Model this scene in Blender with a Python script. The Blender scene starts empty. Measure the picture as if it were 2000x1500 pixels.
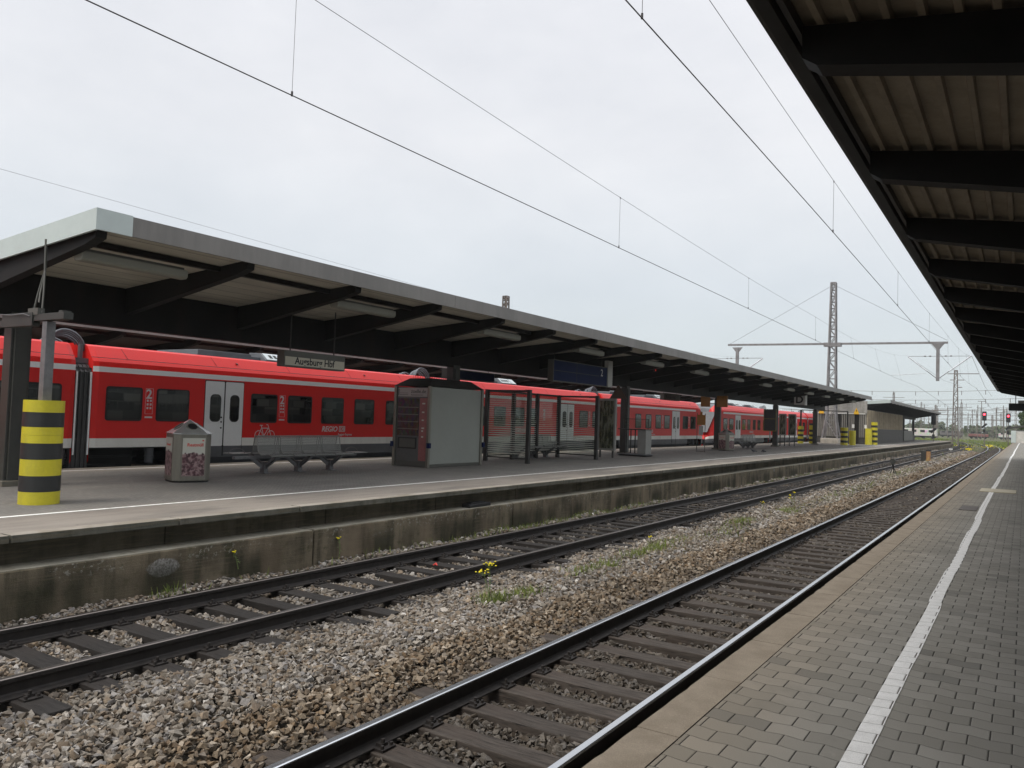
import bpy, math, random, itertools
import numpy as np
from mathutils import Vector, Matrix
random.seed(7); RNG = np.random.default_rng(11)
R = math.radians; PI = math.pi
scene = bpy.context.scene
COL = scene.collection

# ------------------------------------------------------------ materials
def hexlin(r, g, b):
    f = lambda c: (c/255/12.92) if c/255 <= .04045 else ((c/255+.055)/1.055)**2.4
    return (f(r), f(g), f(b), 1)
class NT:
    def __init__(s, name):
        s.m = bpy.data.materials.new(name); s.m.use_nodes = True
        s.t = s.m.node_tree; s.n = s.t.nodes; s.b = s.n['Principled BSDF']; s._c = None
    def new(s, typ, **kw):
        n = s.n.new(typ)
        for k, v in kw.items(): setattr(n, k, v)
        return n
    def put(s, node, i, v):
        if v is None: return
        if isinstance(v, bpy.types.NodeSocket): s.t.links.new(v, node.inputs[i])
        else:
            if isinstance(v, (tuple, list)) and len(v) == 3 and node.inputs[i].type == 'RGBA': v = (*v, 1)
            node.inputs[i].default_value = v
    def coord(s, scale=(1, 1, 1)):
        c = s.new('ShaderNodeTexCoord'); m = s.new('ShaderNodeMapping')
        s.t.links.new(c.outputs['Object'], m.inputs[0]); m.inputs['Scale'].default_value = scale
        return m.outputs[0]
    def noise(s, scale, detail=4, rough=.55, vec=None, sc=(1, 1, 1)):
        n = s.new('ShaderNodeTexNoise'); s.put(n, 'Vector', vec if vec is not None else s.coord(sc))
        n.inputs['Scale'].default_value = scale; n.inputs['Detail'].default_value = detail; n.inputs['Roughness'].default_value = rough
        return n.outputs['Fac']
    def vor(s, scale, feature='F1', out='Distance', vec=None, sc=(1, 1, 1)):
        n = s.new('ShaderNodeTexVoronoi', feature=feature); s.put(n, 'Vector', vec if vec is not None else s.coord(sc))
        n.inputs['Scale'].default_value = scale
        return n.outputs[out]
    def ma(s, op, a, b=None, c=None, clamp=False):
        n = s.new('ShaderNodeMath', operation=op, use_clamp=clamp)
        s.put(n, 0, a); s.put(n, 1, b); s.put(n, 2, c)
        return n.outputs[0]
    def ramp(s, f, lo, hi):
        n = s.new('ShaderNodeMapRange'); n.interpolation_type = 'SMOOTHSTEP'
        s.put(n, 0, f); n.inputs[1].default_value = lo; n.inputs[2].default_value = hi
        return n.outputs[0]
    def mix(s, f, a, b, mode='MIX'):
        n = s.new('ShaderNodeMix', data_type='RGBA', blend_type=mode)
        s.put(n, 0, f); s.put(n, 6, a); s.put(n, 7, b)
        return n.outputs[2]
    def bump(s, h, strength=.3, dist=.01):
        n = s.new('ShaderNodeBump'); s.put(n, 'Height', h)
        n.inputs['Strength'].default_value = strength; n.inputs['Distance'].default_value = dist
        s.t.links.new(n.outputs[0], s.b.inputs['Normal'])
    def set(s, **kw):
        nm = dict(color='Base Color', rough='Roughness', metal='Metallic', spec='Specular IOR Level', trans='Transmission Weight',
                  emis='Emission Color', estr='Emission Strength', coat='Coat Weight', alpha='Alpha')
        for k, v in kw.items(): s.put(s.b, nm[k], v)
        return s.m

def simple(name, col, rough=.6, metal=0, var=.25, nscale=6, bump=0, sc=(1, 1, 1), dirt=None, coat=0, spec=None):
    t = NT(name); n = t.noise(nscale, 5, .6, sc=sc); n2 = t.noise(nscale*9, 3, sc=sc)
    f = t.ma('ADD', t.ma('MULTIPLY', n, .7), t.ma('MULTIPLY', n2, .3))
    dk = tuple(c*(1-var) for c in col[:3]); lt = tuple(min(1, c*(1+var)) for c in col[:3])
    c = t.mix(t.ramp(f, .32, .68), dk, lt)
    if dirt is not None:
        c = t.mix(t.ma('MULTIPLY', t.ramp(t.noise(nscale*.6, 6, .7, sc=(1, 1, .25)), .48, .72), dirt[1]), c, dirt[0])
    t.set(color=c, rough=t.ma('ADD', rough-.06, t.ma('MULTIPLY', n2, .12)), metal=metal, coat=coat)
    if spec is not None: t.set(spec=spec)
    if bump: t.bump(n2, bump, .004)
    return t.m

M = {}
M['asphalt'] = None
def paver_nodes(t, painted):
    P = t.coord(); sep = t.new('ShaderNodeSeparateXYZ'); t.t.links.new(P, sep.inputs[0])
    x, y = sep.outputs[0], sep.outputs[1]
    wob = t.noise(1.3, 2); jit = t.noise(40, 2)
    ph = t.ma('MULTIPLY', t.ma('ADD', x, .59), 2*PI/.2)
    wave = t.ma('MULTIPLY', t.ma('SINE', ph), 2.2); wave = t.ma('MULTIPLY', t.ma('TANGENT', t.ma('MULTIPLY', t.ma('DIVIDE', wave, 2.2), .9)), .006)
    yy = t.ma('ADD', t.ma('ADD', y, wave), t.ma('MULTIPLY', jit, .004))
    v = t.ma('DIVIDE', t.ma('SUBTRACT', yy, 4.805), .155); row = t.ma('FLOOR', v); fv = t.ma('SUBTRACT', v, row)
    odd = t.ma('PINGPONG', row, 1.0)
    u = t.ma('ADD', t.ma('DIVIDE', t.ma('ADD', t.ma('ADD', x, .64), t.ma('MULTIPLY', jit, .003)), .2), t.ma('MULTIPLY', odd, .5)); cu = t.ma('FLOOR', u); fu = t.ma('SUBTRACT', u, cu)
    du = t.ma('MULTIPLY', t.ma('MINIMUM', fu, t.ma('SUBTRACT', 1, fu)), .2)
    dv = t.ma('MULTIPLY', t.ma('MINIMUM', fv, t.ma('SUBTRACT', 1, fv)), .155)
    wn = t.new('ShaderNodeTexWhiteNoise'); cb = t.new('ShaderNodeCombineXYZ')
    t.t.links.new(cu, cb.inputs[0]); t.t.links.new(row, cb.inputs[1]); t.t.links.new(cb.outputs[0], wn.inputs[0])
    rnd = wn.outputs[0]
    gap = t.ma('ADD', t.ma('MULTIPLY', rnd, .0018), .0008)
    ju = t.ma('SUBTRACT', 1, t.ramp(t.ma('SUBTRACT', du, gap), 0, .0022))
    jv = t.ma('SUBTRACT', 1, t.ramp(t.ma('SUBTRACT', dv, t.ma('MULTIPLY', gap, .35)), 0, .002))
    joint = t.ma('MAXIMUM', ju, t.ma('MULTIPLY', jv, .8))
    edge = t.ramp(t.ma('MINIMUM', du, dv), 0, .009)
    fine = t.noise(180, 3, .7); mid = t.noise(9, 4)
    big = t.noise(.7, 4)
    if painted:
        c = t.mix(t.ramp(t.ma('ADD', fine, t.ma('MULTIPLY', mid, .5)), .45, 1.0), (.50, .50, .49), (.70, .70, .69))
        c = t.mix(t.ramp(t.noise(26, 5, .75), .60, .75), c, (.40, .40, .38))
    else:
        base = t.mix(rnd, (.185, .176, .155), (.255, .244, .218))
        base = t.mix(t.ramp(big, .35, .7), base, t.mix(.5, base, (.175, .165, .14)))
        # brake dust near the platform edge
        dust = t.ma('MULTIPLY', t.ramp(t.ma('MULTIPLY', x, -1), .75, 1.45), .75)
        base = t.mix(dust, base, t.mix(rnd, (.18, .155, .12), (.235, .20, .155)))
        pale = t.ramp(t.vor(60, out='Distance'), .10, .02)
        base = t.mix(t.ma('MULTIPLY', t.ramp(fine, .30, .75), .55), base, t.mix(.5, base, (.09, .088, .078)))
        c = t.mix(t.ma('MULTIPLY', t.ramp(t.noise(75, 2, .9), .70, .76), .5), base, (.36, .35, .33))
        gum = t.ramp(t.vor(2.6), .020, .014); c = t.mix(t.ma('MULTIPLY', gum, .7), c, (.05, .05, .048))
        gum2 = t.ramp(t.vor(1.9, vec=t.coord((1.07, .93, 1))), .016, .011); c = t.mix(t.ma('MULTIPLY', gum2, .6), c, (.38, .37, .35))
        c = t.mix(t.ma('MULTIPLY', t.ramp(t.noise(.55, 6, .75), .50, .68), .38), c, (.085, .08, .068))
        c = t.mix(t.ma('MULTIPLY', t.ramp(t.noise(2.3, 5, .8), .60, .70), .30), c, (.28, .265, .235))
        # odd replacement stones
        odd2 = t.ma('GREATER_THAN', rnd, .965)
        c = t.mix(t.ma('MULTIPLY', odd2, .5), c, (.07, .068, .06))
    c = t.mix(joint, c, (.022, .020, .016) if not painted else (.10, .09, .08))
    t.set(color=c, rough=.86, spec=.25)
    t.bump(t.ma('ADD', t.ma('ADD', t.ma('MULTIPLY', edge, .8), t.ma('MULTIPLY', fine, .22)), t.ma('ADD', t.ma('MULTIPLY', rnd, .25), t.ma('MULTIPLY', joint, -.8))), .75, .006)
    return t.m
M['paver'] = paver_nodes(NT('paver'), False)
M['paint_paver'] = paver_nodes(NT('painted_paver'), True)

def mat_edge():
    t = NT('edge_slab'); P = t.coord(); sep = t.new('ShaderNodeSeparateXYZ'); t.t.links.new(P, sep.inputs[0])
    ribs = t.ma('SINE', t.ma('MULTIPLY', t.ma('ADD', sep.outputs[0], t.ma('MULTIPLY', sep.outputs[1], .35)), 2*PI/.012))
    f = t.noise(120, 4, .7); m = t.noise(5, 5, .6)
    c = t.mix(t.ramp(m, .3, .7), (.205, .170, .128), (.275, .235, .182))
    c = t.mix(t.ramp(f, .35, .75), t.mix(.45, c, (.12, .10, .08)), c)
    c = t.mix(t.ma('MULTIPLY', t.ramp(t.noise(18, 4, .8), .66, .74), .6), c, (.07, .055, .04))
    c = t.mix(t.ma('MULTIPLY', t.ramp(t.noise(75, 2, .9), .69, .74), .6), c, (.42, .39, .33))
    t.set(color=c, rough=.88, spec=.2); t.bump(t.ma('ADD', t.ma('MULTIPLY', ribs, .12), f), .5, .004); return t.m
M['edge'] = mat_edge()

def mat_farplat():
    t = NT('far_paving'); P = t.coord(); sep = t.new('ShaderNodeSeparateXYZ'); t.t.links.new(P, sep.inputs[0])
    x = sep.outputs[0]
    br = t.new('ShaderNodeTexBrick'); t.t.links.new(t.coord((1, 1, 1)), br.inputs['Vector']); br.inputs['Scale'].default_value = 5
    br.inputs['Color1'].default_value = (.18, .17, .153, 1); br.inputs['Color2'].default_value = (.225, .212, .19, 1); br.inputs['Mortar'].default_value = (.09, .087, .08, 1)
    br.inputs['Mortar Size'].default_value = .02
    m = t.noise(.9, 5); f = t.noise(60, 3)
    c = t.mix(t.ramp(m, .3, .7), br.outputs[0], t.mix(.5, br.outputs[0], (.12, .117, .11)))
    e = t.ma('MAXIMUM', t.ramp(x, -11.2, -10.6), t.ramp(t.ma('MULTIPLY', x, -1), 16.6, 17.1))
    c = t.mix(t.ma('MULTIPLY', e, .85), c, t.mix(t.ramp(t.noise(3, 5, .6, sc=(1, .2, 1)), .3, .7), (.20, .175, .15), (.27, .24, .205)))
    c = t.mix(t.ma('MULTIPLY', t.ramp(t.noise(14, 4, .8), .64, .74), .4), c, (.06, .06, .055))
    c = t.mix(t.ma('MULTIPLY', t.ramp(t.noise(.45, 6, .7, sc=(1, .35, 1)), .48, .66), .5), c, (.075, .073, .068))
    c = t.mix(t.ma('MULTIPLY', t.ramp(t.vor(2.0), .035, .02), .8), c, (.045, .045, .042))
    t.set(color=c, rough=.85, spec=.25); t.bump(t.ma('ADD', f, br.outputs[1]), .3, .004); return t.m
M['farplat'] = mat_farplat()

def mat_concrete(name, a, b, moss=.5, lichen=.0, streak=.6, rough=.9):
    t = NT(name)
    n1 = t.noise(1.1, 6, .65); n2 = t.noise(7, 6, .7); st = t.noise(3.5, 5, .6, sc=(1, 1, .12)); f = t.noise(90, 3)
    board = t.noise(14, 3, .5, sc=(.15, .15, 3))
    c = t.mix(t.ramp(n1, .35, .65), a, b)
    c = t.mix(t.ma('MULTIPLY', t.ramp(st, .45, .68), streak), c, (.035, .034, .024))
    c = t.mix(t.ma('MULTIPLY', t.ramp(n2, .52, .7), moss), c, (.05, .055, .025))
    c = t.mix(t.ma('MULTIPLY', t.ramp(board, .5, .62), .35), c, (.17, .14, .095))
    if lichen:
        P = t.coord(); sep = t.new('ShaderNodeSeparateXYZ'); t.t.links.new(P, sep.inputs[0])
        wz = t.ma('SUBTRACT', sep.outputs[2], 1.0); up = t.ramp(wz, -.55, -.30)
        spots = t.ma('MULTIPLY', t.ramp(t.noise(15, 5, .75), .565, .61), t.ramp(t.noise(.9, 3), .44, .54))
        c = t.mix(t.ma('MULTIPLY', t.ma('MULTIPLY', spots, up), lichen), c, (.30, .29, .25))
        blob = t.ramp(t.ma('ADD', t.noise(1.15, 2, .5), t.ma('MULTIPLY', t.noise(12, 4), .12)), .745, .765)
        c = t.mix(t.ma('MULTIPLY', blob, .75), c, (.27, .26, .25))
        nd = t.noise(9, 4, .7)
        dy = t.ma('DIVIDE', t.ma('SUBTRACT', sep.outputs[1], 6.25), .22); dz = t.ma('DIVIDE', t.ma('ADD', wz, .47), .11)
        rr = t.ma('ADD', t.ma('ADD', t.ma('MULTIPLY', dy, dy), t.ma('MULTIPLY', dz, dz)), t.ma('ADD', t.ma('MULTIPLY', nd, 1.1), t.ma('MULTIPLY', t.noise(45, 4, .8), .9)))
        c = t.mix(t.ma('MULTIPLY', t.ramp(rr, 2.20, 1.85), .85), c, t.mix(t.ramp(t.noise(28, 4, .7), .4, .62), (.19, .18, .165), (.42, .41, .39)))
        damp = t.ma('MULTIPLY', t.ramp(t.noise(.62, 3, .5, sc=(1, 1, .05)), .47, .56), t.ramp(t.ma('MULTIPLY', wz, -1), .28, .60))
        c = t.mix(t.ma('MULTIPLY', damp, .75), c, (.022, .024, .014))
        c = t.mix(t.ma('MULTIPLY', t.ramp(t.noise(.8, 4, .6, sc=(1, 1, .3)), .52, .66), .5), c, (.24, .185, .13))
        holes = t.ramp(t.vor(1.25), .035, .02)
        c = t.mix(holes, c, (.01, .01, .008))
    t.set(color=c, rough=rough, spec=.15); t.bump(t.ma('ADD', t.ma('MULTIPLY', n2, 2), t.ma('ADD', f, board)), .6, .008); return t.m
M['wall'] = mat_concrete('old_retaining_wall', (.098, .082, .058), (.205, .170, .120), .65, .8, .75)
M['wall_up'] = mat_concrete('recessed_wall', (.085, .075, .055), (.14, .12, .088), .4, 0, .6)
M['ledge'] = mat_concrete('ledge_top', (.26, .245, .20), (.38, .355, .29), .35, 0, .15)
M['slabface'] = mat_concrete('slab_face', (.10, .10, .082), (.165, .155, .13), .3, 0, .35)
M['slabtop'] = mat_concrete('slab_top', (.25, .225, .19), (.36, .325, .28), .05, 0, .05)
M['footing'] = mat_concrete('footing_concrete', (.40, .37, .32), (.52, .48, .42), .05, 0, .2)
M['dark_metal'] = simple('dark_steel', (.022, .021, .019), .55, 0, .3, 3)
M['beam'] = simple('beam_paint', (.012, .0115, .011), .6, 0, .25, 2, dirt=((.030, .023, .018), .5), spec=.2)
M['col'] = simple('column_paint', (.030, .031, .027), .5, 0, .3, 2, dirt=((.045, .042, .035), .5))
M['fascia'] = simple('fascia_sheet', (.195, .185, .172), .55, .0, .14, 1.2, dirt=((.11, .105, .095), .6), sc=(1, 1, .2))
M['alu'] = simple('white_aluminium', (.50, .56, .54), .4, .1, .06, 1)
M['fascia_near'] = simple('gutter_dark', (.035, .033, .031), .5, .0, .25, 2)
M['galv'] = simple('galvanised', (.15, .15, .155), .5, .3, .2, 8)
M['steel_seat'] = simple('perforated_steel', (.24, .245, .23), .42, .5, .15, 20)
M['stainless'] = simple('brushed_stainless', (.20, .19, .16), .38, .55, .12, 6, sc=(1, 1, .1))
M['stainless_l'] = simple('bright_stainless', (.62, .64, .64), .22, .7, .08, 3)
M['rail_side'] = simple('rail_rust', (.022, .018, .016), .65, .15, .4, 12, bump=.3)
def shiny(name, c, r):
    t = NT(name); n = t.noise(4, 4, sc=(20, .6, 1)); t.set(color=c, metal=1, rough=t.ma('ADD', r, t.ma('MULTIPLY', n, .12))); return t.m
M['rail_top'] = shiny('rail_polished', (.66, .68, .70), .16)
M['rail_top2'] = shiny('rail_dull', (.20, .175, .16), .30)
def mat_wood(name, a, b, red):
    t = NT(name); g = t.noise(26, 6, .75, sc=(.10, 1, 1)); g2 = t.noise(60, 4, .7, sc=(.05, 1, 1)); n = t.noise(1.7, 3)
    oi = t.new('ShaderNodeObjectInfo')
    c = t.mix(t.ramp(g, .3, .7), a, b); c = t.mix(t.ma('MULTIPLY', t.ramp(n, .45, .65), .6), c, red)
    c = t.mix(t.ramp(g2, .58, .66), c, (.008, .007, .006))
    c = t.mix(t.ma('MULTIPLY', oi.outputs['Random'], .45), c, t.mix(.5, c, (.02, .018, .016)))
    t.set(color=c, rough=.8, spec=.25); t.bump(t.ma('ADD', g, g2), .8, .008); return t.m
M['wood'] = mat_wood('sleeper_wood', (.032, .026, .022), (.095, .080, .068), (.062, .046, .037))
M['wood2'] = mat_wood('tarred_sleeper', (.014, .013, .012), (.036, .032, .030), (.030, .024, .021))
M['clip'] = simple('rail_clips', (.025, .021, .019), .6, .2, .4, 30)
def mat_stone():
    t = NT('ballast_stone'); a = t.new('ShaderNodeAttribute', attribute_name='Col'); n = t.noise(70, 4, .65)
    c = t.mix(t.ramp(n, .35, .7), t.mix(.4, a.outputs['Color'], (.03, .026, .02)), a.outputs['Color'])
    t.set(color=c, rough=.85, spec=.3); t.bump(n, .4, .004); return t.m
M['stone'] = mat_stone()
def mat_bed():
    t = NT('ballast_ground'); v = t.new('ShaderNodeTexVoronoi'); t.t.links.new(t.coord(), v.inputs['Vector']); v.inputs['Scale'].default_value = 17
    w = t.new('ShaderNodeSeparateColor'); t.t.links.new(v.outputs['Color'], w.inputs[0])
    c = t.mix(w.outputs[0], (.035, .029, .022), (.20, .175, .145)); c = t.mix(t.ramp(v.outputs['Distance'], .25, .6), c, (.02, .017, .013))
    big = t.noise(.25, 4); c = t.mix(t.ma('MULTIPLY', t.ramp(big, .4, .65), .4), c, (.09, .075, .055))
    P = t.coord(); sep = t.new('ShaderNodeSeparateXYZ'); t.t.links.new(P, sep.inputs[0])
    far = t.ramp(sep.outputs[1], 90, 170); g = t.noise(.22, 5, .65)
    veg = t.mix(t.ramp(t.noise(1.5, 5), .42, .6), (.07, .095, .03), (.14, .13, .06))
    c = t.mix(t.ma('MULTIPLY', far, t.ramp(g, .38, .52)), c, veg)
    t.set(color=c, rough=.9, spec=.2); t.bump(t.ma('MULTIPLY', v.outputs['Distance'], -1), .9, .03); return t.m
M['bed'] = mat_bed()
def mat_ceiling(name, col, pitch, off, axis=0, dark=.35, var=.12):
    t = NT(name); P = t.coord(); sep = t.new('ShaderNodeSeparateXYZ'); t.t.links.new(P, sep.inputs[0])
    u = t.ma('FRACT', t.ma('DIVIDE', t.ma('ADD', sep.outputs[axis], off), pitch))
    d = t.ma('MULTIPLY', t.ma('MINIMUM', u, t.ma('SUBTRACT', 1, u)), pitch)
    j = t.ma('SUBTRACT', 1, t.ramp(d, .007, .022))
    n = t.noise(2.5, 5, .6, sc=(1, .3, 1)); c = t.mix(t.ramp(n, .3, .7), tuple(k*(1-var) for k in col), tuple(k*(1+var) for k in col))
    c = t.mix(t.ma('MULTIPLY', t.ramp(t.noise(9, 4, .8), .62, .75), .35), c, (.12, .10, .075))
    c = t.mix(t.ma('MULTIPLY', j, .8), c, tuple(k*dark for k in col))
    t.set(color=c, rough=.7, spec=.2); t.bump(t.ma('MULTIPLY', j, -1), .5, .01); return t.m
M['ceil'] = mat_ceiling('canopy_boards', (.50, .465, .39), .42, 0)
M['ceil_near'] = simple('ribbed_sheet', (.27, .225, .165), .7, 0, .15, 3, dirt=((.15, .12, .085), .5))
M['red'] = simple('train_red', (.68, .021, .018), .36, 0, .03, .8, spec=.28, dirt=((.50, .02, .022), .3))
M['stripe'] = simple('train_white', (.90, .92, .93), .35, 0, .02, 1, dirt=((.74, .74, .72), .25))
M['lowwhite'] = simple('train_lower_white', (.74, .74, .71), .4, 0, .05, 1, dirt=((.36, .34, .30), .5))
M['skirt'] = simple('train_skirt', (.085, .09, .10), .5, 0, .15, 1.5, dirt=((.05, .045, .04), .5))
M['seam'] = simple('train_seam', (.045, .004, .006), .6)
M['door'] = simple('train_door', (.76, .78, .79), .35, 0, .03, 1)
M['rubber'] = simple('black_rubber', (.010, .010, .011), .6, 0, .2, 4)
M['bogie'] = simple('bogie_black', (.008, .008, .008), .7, 0, .3, 5)
M['roofgrey'] = simple('roof_equipment', (.13, .14, .155), .55, 0, .15, 3)
M['rooflight'] = simple('roof_panel_light', (.55, .60, .62), .5, 0, .08, 3)
M['bellows'] = simple('bellows_rubber', (.055, .055, .056), .55, 0, .2, 3)
def mat_glass():
    t = NT('window_glass'); n = t.noise(1.1, 3); n2 = t.noise(2.4, 2, sc=(1, 2.2, .7))
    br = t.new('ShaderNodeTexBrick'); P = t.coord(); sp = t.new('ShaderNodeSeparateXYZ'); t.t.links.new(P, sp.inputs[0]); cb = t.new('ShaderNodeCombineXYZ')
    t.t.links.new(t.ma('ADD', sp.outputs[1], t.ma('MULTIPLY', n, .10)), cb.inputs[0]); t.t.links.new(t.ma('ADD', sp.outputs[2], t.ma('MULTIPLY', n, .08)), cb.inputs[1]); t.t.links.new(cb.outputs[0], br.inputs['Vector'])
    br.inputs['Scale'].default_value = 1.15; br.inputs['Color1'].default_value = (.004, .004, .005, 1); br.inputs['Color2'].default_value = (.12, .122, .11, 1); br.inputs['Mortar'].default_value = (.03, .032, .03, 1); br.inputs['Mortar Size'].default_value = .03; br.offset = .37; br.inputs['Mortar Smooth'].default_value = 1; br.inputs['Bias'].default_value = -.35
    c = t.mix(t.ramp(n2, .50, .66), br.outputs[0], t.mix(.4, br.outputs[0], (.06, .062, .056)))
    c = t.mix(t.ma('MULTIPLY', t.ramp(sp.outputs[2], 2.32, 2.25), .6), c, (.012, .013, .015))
    t.set(color=c, rough=.10, spec=.28); t.bump(n, .05, .02); return t.m
M['glass'] = mat_glass()
def clear_glass(name='clear_pane', tint=(.92, .95, .93), op=.12):
    t = NT(name); g = t.new('ShaderNodeBsdfGlossy'); g.inputs['Roughness'].default_value = .03
    tr = t.new('ShaderNodeBsdfTransparent'); tr.inputs[0].default_value = (*tint, 1)
    mx = t.new('ShaderNodeMixShader'); lw = t.new('ShaderNodeLayerWeight'); lw.inputs[0].default_value = .5
    t.t.links.new(t.ma('ADD', t.ma('MULTIPLY', t.ma('POWER', lw.outputs[1], 4), .5), .02), mx.inputs[0]); t.t.links.new(tr.outputs[0], mx.inputs[1]); t.t.links.new(g.outputs[0], mx.inputs[2])
    t.t.links.new(mx.outputs[0], t.n['Material Output'].inputs[0]); return t.m
M['clear'] = clear_glass()
def mat_band(name, zs, c1, c2, z0, w):
    t = NT(name); return t.m
M['yellow'] = simple('yellow_foil', (.50, .44, .022), .42, 0, .10, 3, dirt=((.30, .27, .05), .4))
M['black'] = simple('black_foil', (.017, .018, .018), .45, 0, .2, 3)
M['white'] = simple('white_paint', (.60, .60, .58), .6, 0, .08, 3)
M['line'] = simple('line_paint', (.80, .80, .76), .8, 0, .12, 9, bump=.4, dirt=((.42, .41, .37), .7))
M['letter'] = simple('white_lettering', (.62, .60, .60), .5, 0, .04, 3)
M['inkblack'] = simple('black_lettering', (.012, .012, .014), .5)
M['signbeige'] = simple('sign_face', (.44, .415, .33), .5, 0, .05, 2)
M['signgrey'] = simple('sign_housing', (.075, .075, .064), .5, 0, .1, 2)
M['blue'] = simple('display_blue', (.006, .014, .06), .6, 0, .1, 2, spec=.1)
M['greyleg'] = simple('sign_grey', (.40, .40, .38), .5, 0, .06, 2)
M['panel'] = simple('vending_side', (.245, .26, .235), .5, 0, .06, .7, dirt=((.22, .22, .19), .3))
M['vend_dark'] = simple('vending_front', (.085, .085, .082), .4, 0, .12, 2)
M['vend_head'] = simple('vending_header', (.36, .315, .30), .5, 0, .05, 2)
M['vend_red'] = simple('vending_red', (.24, .085, .08), .4, 0, .15, 2)
M['brown_orange'] = simple('orange_panel', (.30, .13, .015), .5, 0, .12, 2)
M['warn'] = simple('warning_yellow', (.75, .42, .01), .5, 0, .05, 2)
M['tri'] = simple('triangle_back', (.055, .030, .012), .5, 0, .15, 2)
M['tile'] = simple('advert_white', (.50, .50, .45), .4, 0, .03, 2)
M['redink'] = simple('red_lettering', (.55, .05, .04), .5)
M['rustpost'] = simple('rust_post', (.34, .19, .085), .8, 0, .3, 9)
M['brass'] = simple('pale_post', (.45, .38, .2), .7, 0, .2, 5)
M['mast'] = simple('mast_steel', (.20, .195, .20), .55, .1, .2, 3, dirt=((.13, .10, .085), .5))
M['mastfar'] = simple('mast_brown', (.15, .125, .11), .6, .1, .3, 3)
M['wire'] = simple('wire_copper', (.06, .055, .055), .5, .5, .1, 3)
M['insul'] = simple('white_rod', (.60, .62, .66), .35)
M['concretewall'] = mat_concrete('pale_wall', (.50, .49, .45), (.62, .60, .56), .0, 0, .12)
M['cladl'] = mat_ceiling('ribbed_cladding_light', (.34, .29, .21), .22, 0, axis=1, dark=.4)
M['cladf'] = mat_ceiling('ribbed_cladding_grey', (.22, .21, .19), .2, 0, axis=0, dark=.25)
M['cladd'] = simple('dark_plinth', (.040, .037, .032), .7, 0, .2, 2)
M['bandgrey'] = mat_concrete('parapet_concrete', (.26, .255, .24), (.36, .35, .33), .05, 0, .3)
M['pigeon'] = simple('pigeon_feathers', (.05, .052, .06), .7, 0, .3, 20)
M['manhole'] = simple('cast_cover', (.075, .065, .058), .7, 0, .2, 12)
M['plate'] = simple('tan_plate', (.40, .36, .27), .7, 0, .1, 6)
M['box'] = simple('grey_cabinet', (.23, .23, .215), .5, 0, .08, 2)
M['graffiti'] = None
def mat_wagon(name, base, cols):
    t = NT(name); v = t.vor(.9, out='Color'); n = t.noise(1.2, 4)
    c = t.mix(t.ramp(n, .5, .56), base, v); c = t.mix(.55, c, base); t.set(color=c, rough=.6); return t.m
M['wagon'] = mat_wagon('pale_wagon', (.55, .53, .50), None)
M['redwagon'] = simple('red_wagon', (.20, .075, .065), .6, 0, .3, .6)
M['greywagon'] = simple('grey_wagon', (.13, .12, .12), .6, 0, .3, .6)
def mat_leaf(name, a, b, trans=.15):
    t = NT(name); at = t.new('ShaderNodeAttribute', attribute_name='Col'); n = t.noise(.8, 4)
    c = t.mix(at.outputs['Fac'], a, b); c = t.mix(t.ma('MULTIPLY', n, .3), c, tuple(k*.5 for k in a)); t.set(color=c, rough=.7, spec=.2); return t.m
M['leaf'] = mat_leaf('tree_leaves', (.045, .075, .022), (.10, .14, .045))
M['leaf2'] = mat_leaf('far_leaves', (.06, .085, .04), (.13, .15, .07))  # paler than the near leaves: distance haze is put into the colour
M['grass'] = mat_leaf('grass_blades', (.10, .15, .03), (.24, .28, .07))
M['drygrass'] = mat_leaf('dry_weeds', (.14, .13, .05), (.26, .20, .08))
M['stem'] = simple('weed_stem', (.12, .17, .05), .7)
M['flower'] = simple('yellow_petals', (.80, .66, .01), .6, 0, .1, 30)
M['bark'] = simple('bark', (.09, .07, .05), .9, 0, .3, 4)
def mat_poster(seed):
    t = NT('poster_print'); P = t.coord(); sep = t.new('ShaderNodeSeparateXYZ'); t.t.links.new(P, sep.inputs[0])
    v = t.new('ShaderNodeTexVoronoi'); t.t.links.new(P, v.inputs['Vector']); v.inputs['Scale'].default_value = 11
    n = t.noise(14, 4, .7)
    c = t.mix(t.ramp(v.outputs['Distance'], .15, .62), (.09, .030, .040), (.30, .20, .20)); c = t.mix(t.ramp(n, .45, .6), c, (.05, .018, .024))
    h = t.ma('ADD', sep.outputs[2], t.ma('MULTIPLY', t.noise(7, 3), -.30))
    c = t.mix(t.ramp(h, .40, .44), c, (.50, .50, .44)); t.set(color=c, rough=.35); return t.m
M['poster'] = mat_poster(0)
def mat_goods():
    t = NT('vending_goods'); v = t.vor(14, out='Color', sc=(1, 1.0, .7)); n = t.noise(8, 2)
    c = t.mix(.72, v, (.035, .02, .02)); t.set(color=t.mix(.80, c, (.045, .024, .024)), rough=.2, spec=.3); return t.m
M['goods'] = mat_goods()
def mat_map():
    t = NT('map_print'); n = t.noise(3, 4, sc=(3, 1, .6)); w = t.noise(11, 3)
    c = t.mix(t.ramp(n, .46, .58), (.022, .026, .014), (.16, .16, .12)); c = t.mix(t.ramp(w, .56, .64), c, (.10, .10, .04)); t.set(color=c, rough=.12, spec=.5); return t.m
M['map'] = mat_map()
def emis(name, c, s):
    t = NT(name); t.set(color=(0, 0, 0), emis=(*c, 1), estr=s); return t.m
M['redlamp'] = emis('red_signal_light', (1, .03, .05), 9)
M['redled'] = emis('red_led', (1, .04, .03), 1.5)
M['lamp'] = simple('lamp_housing', (.24, .24, .20), .5, 0, .06, 2)

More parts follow.
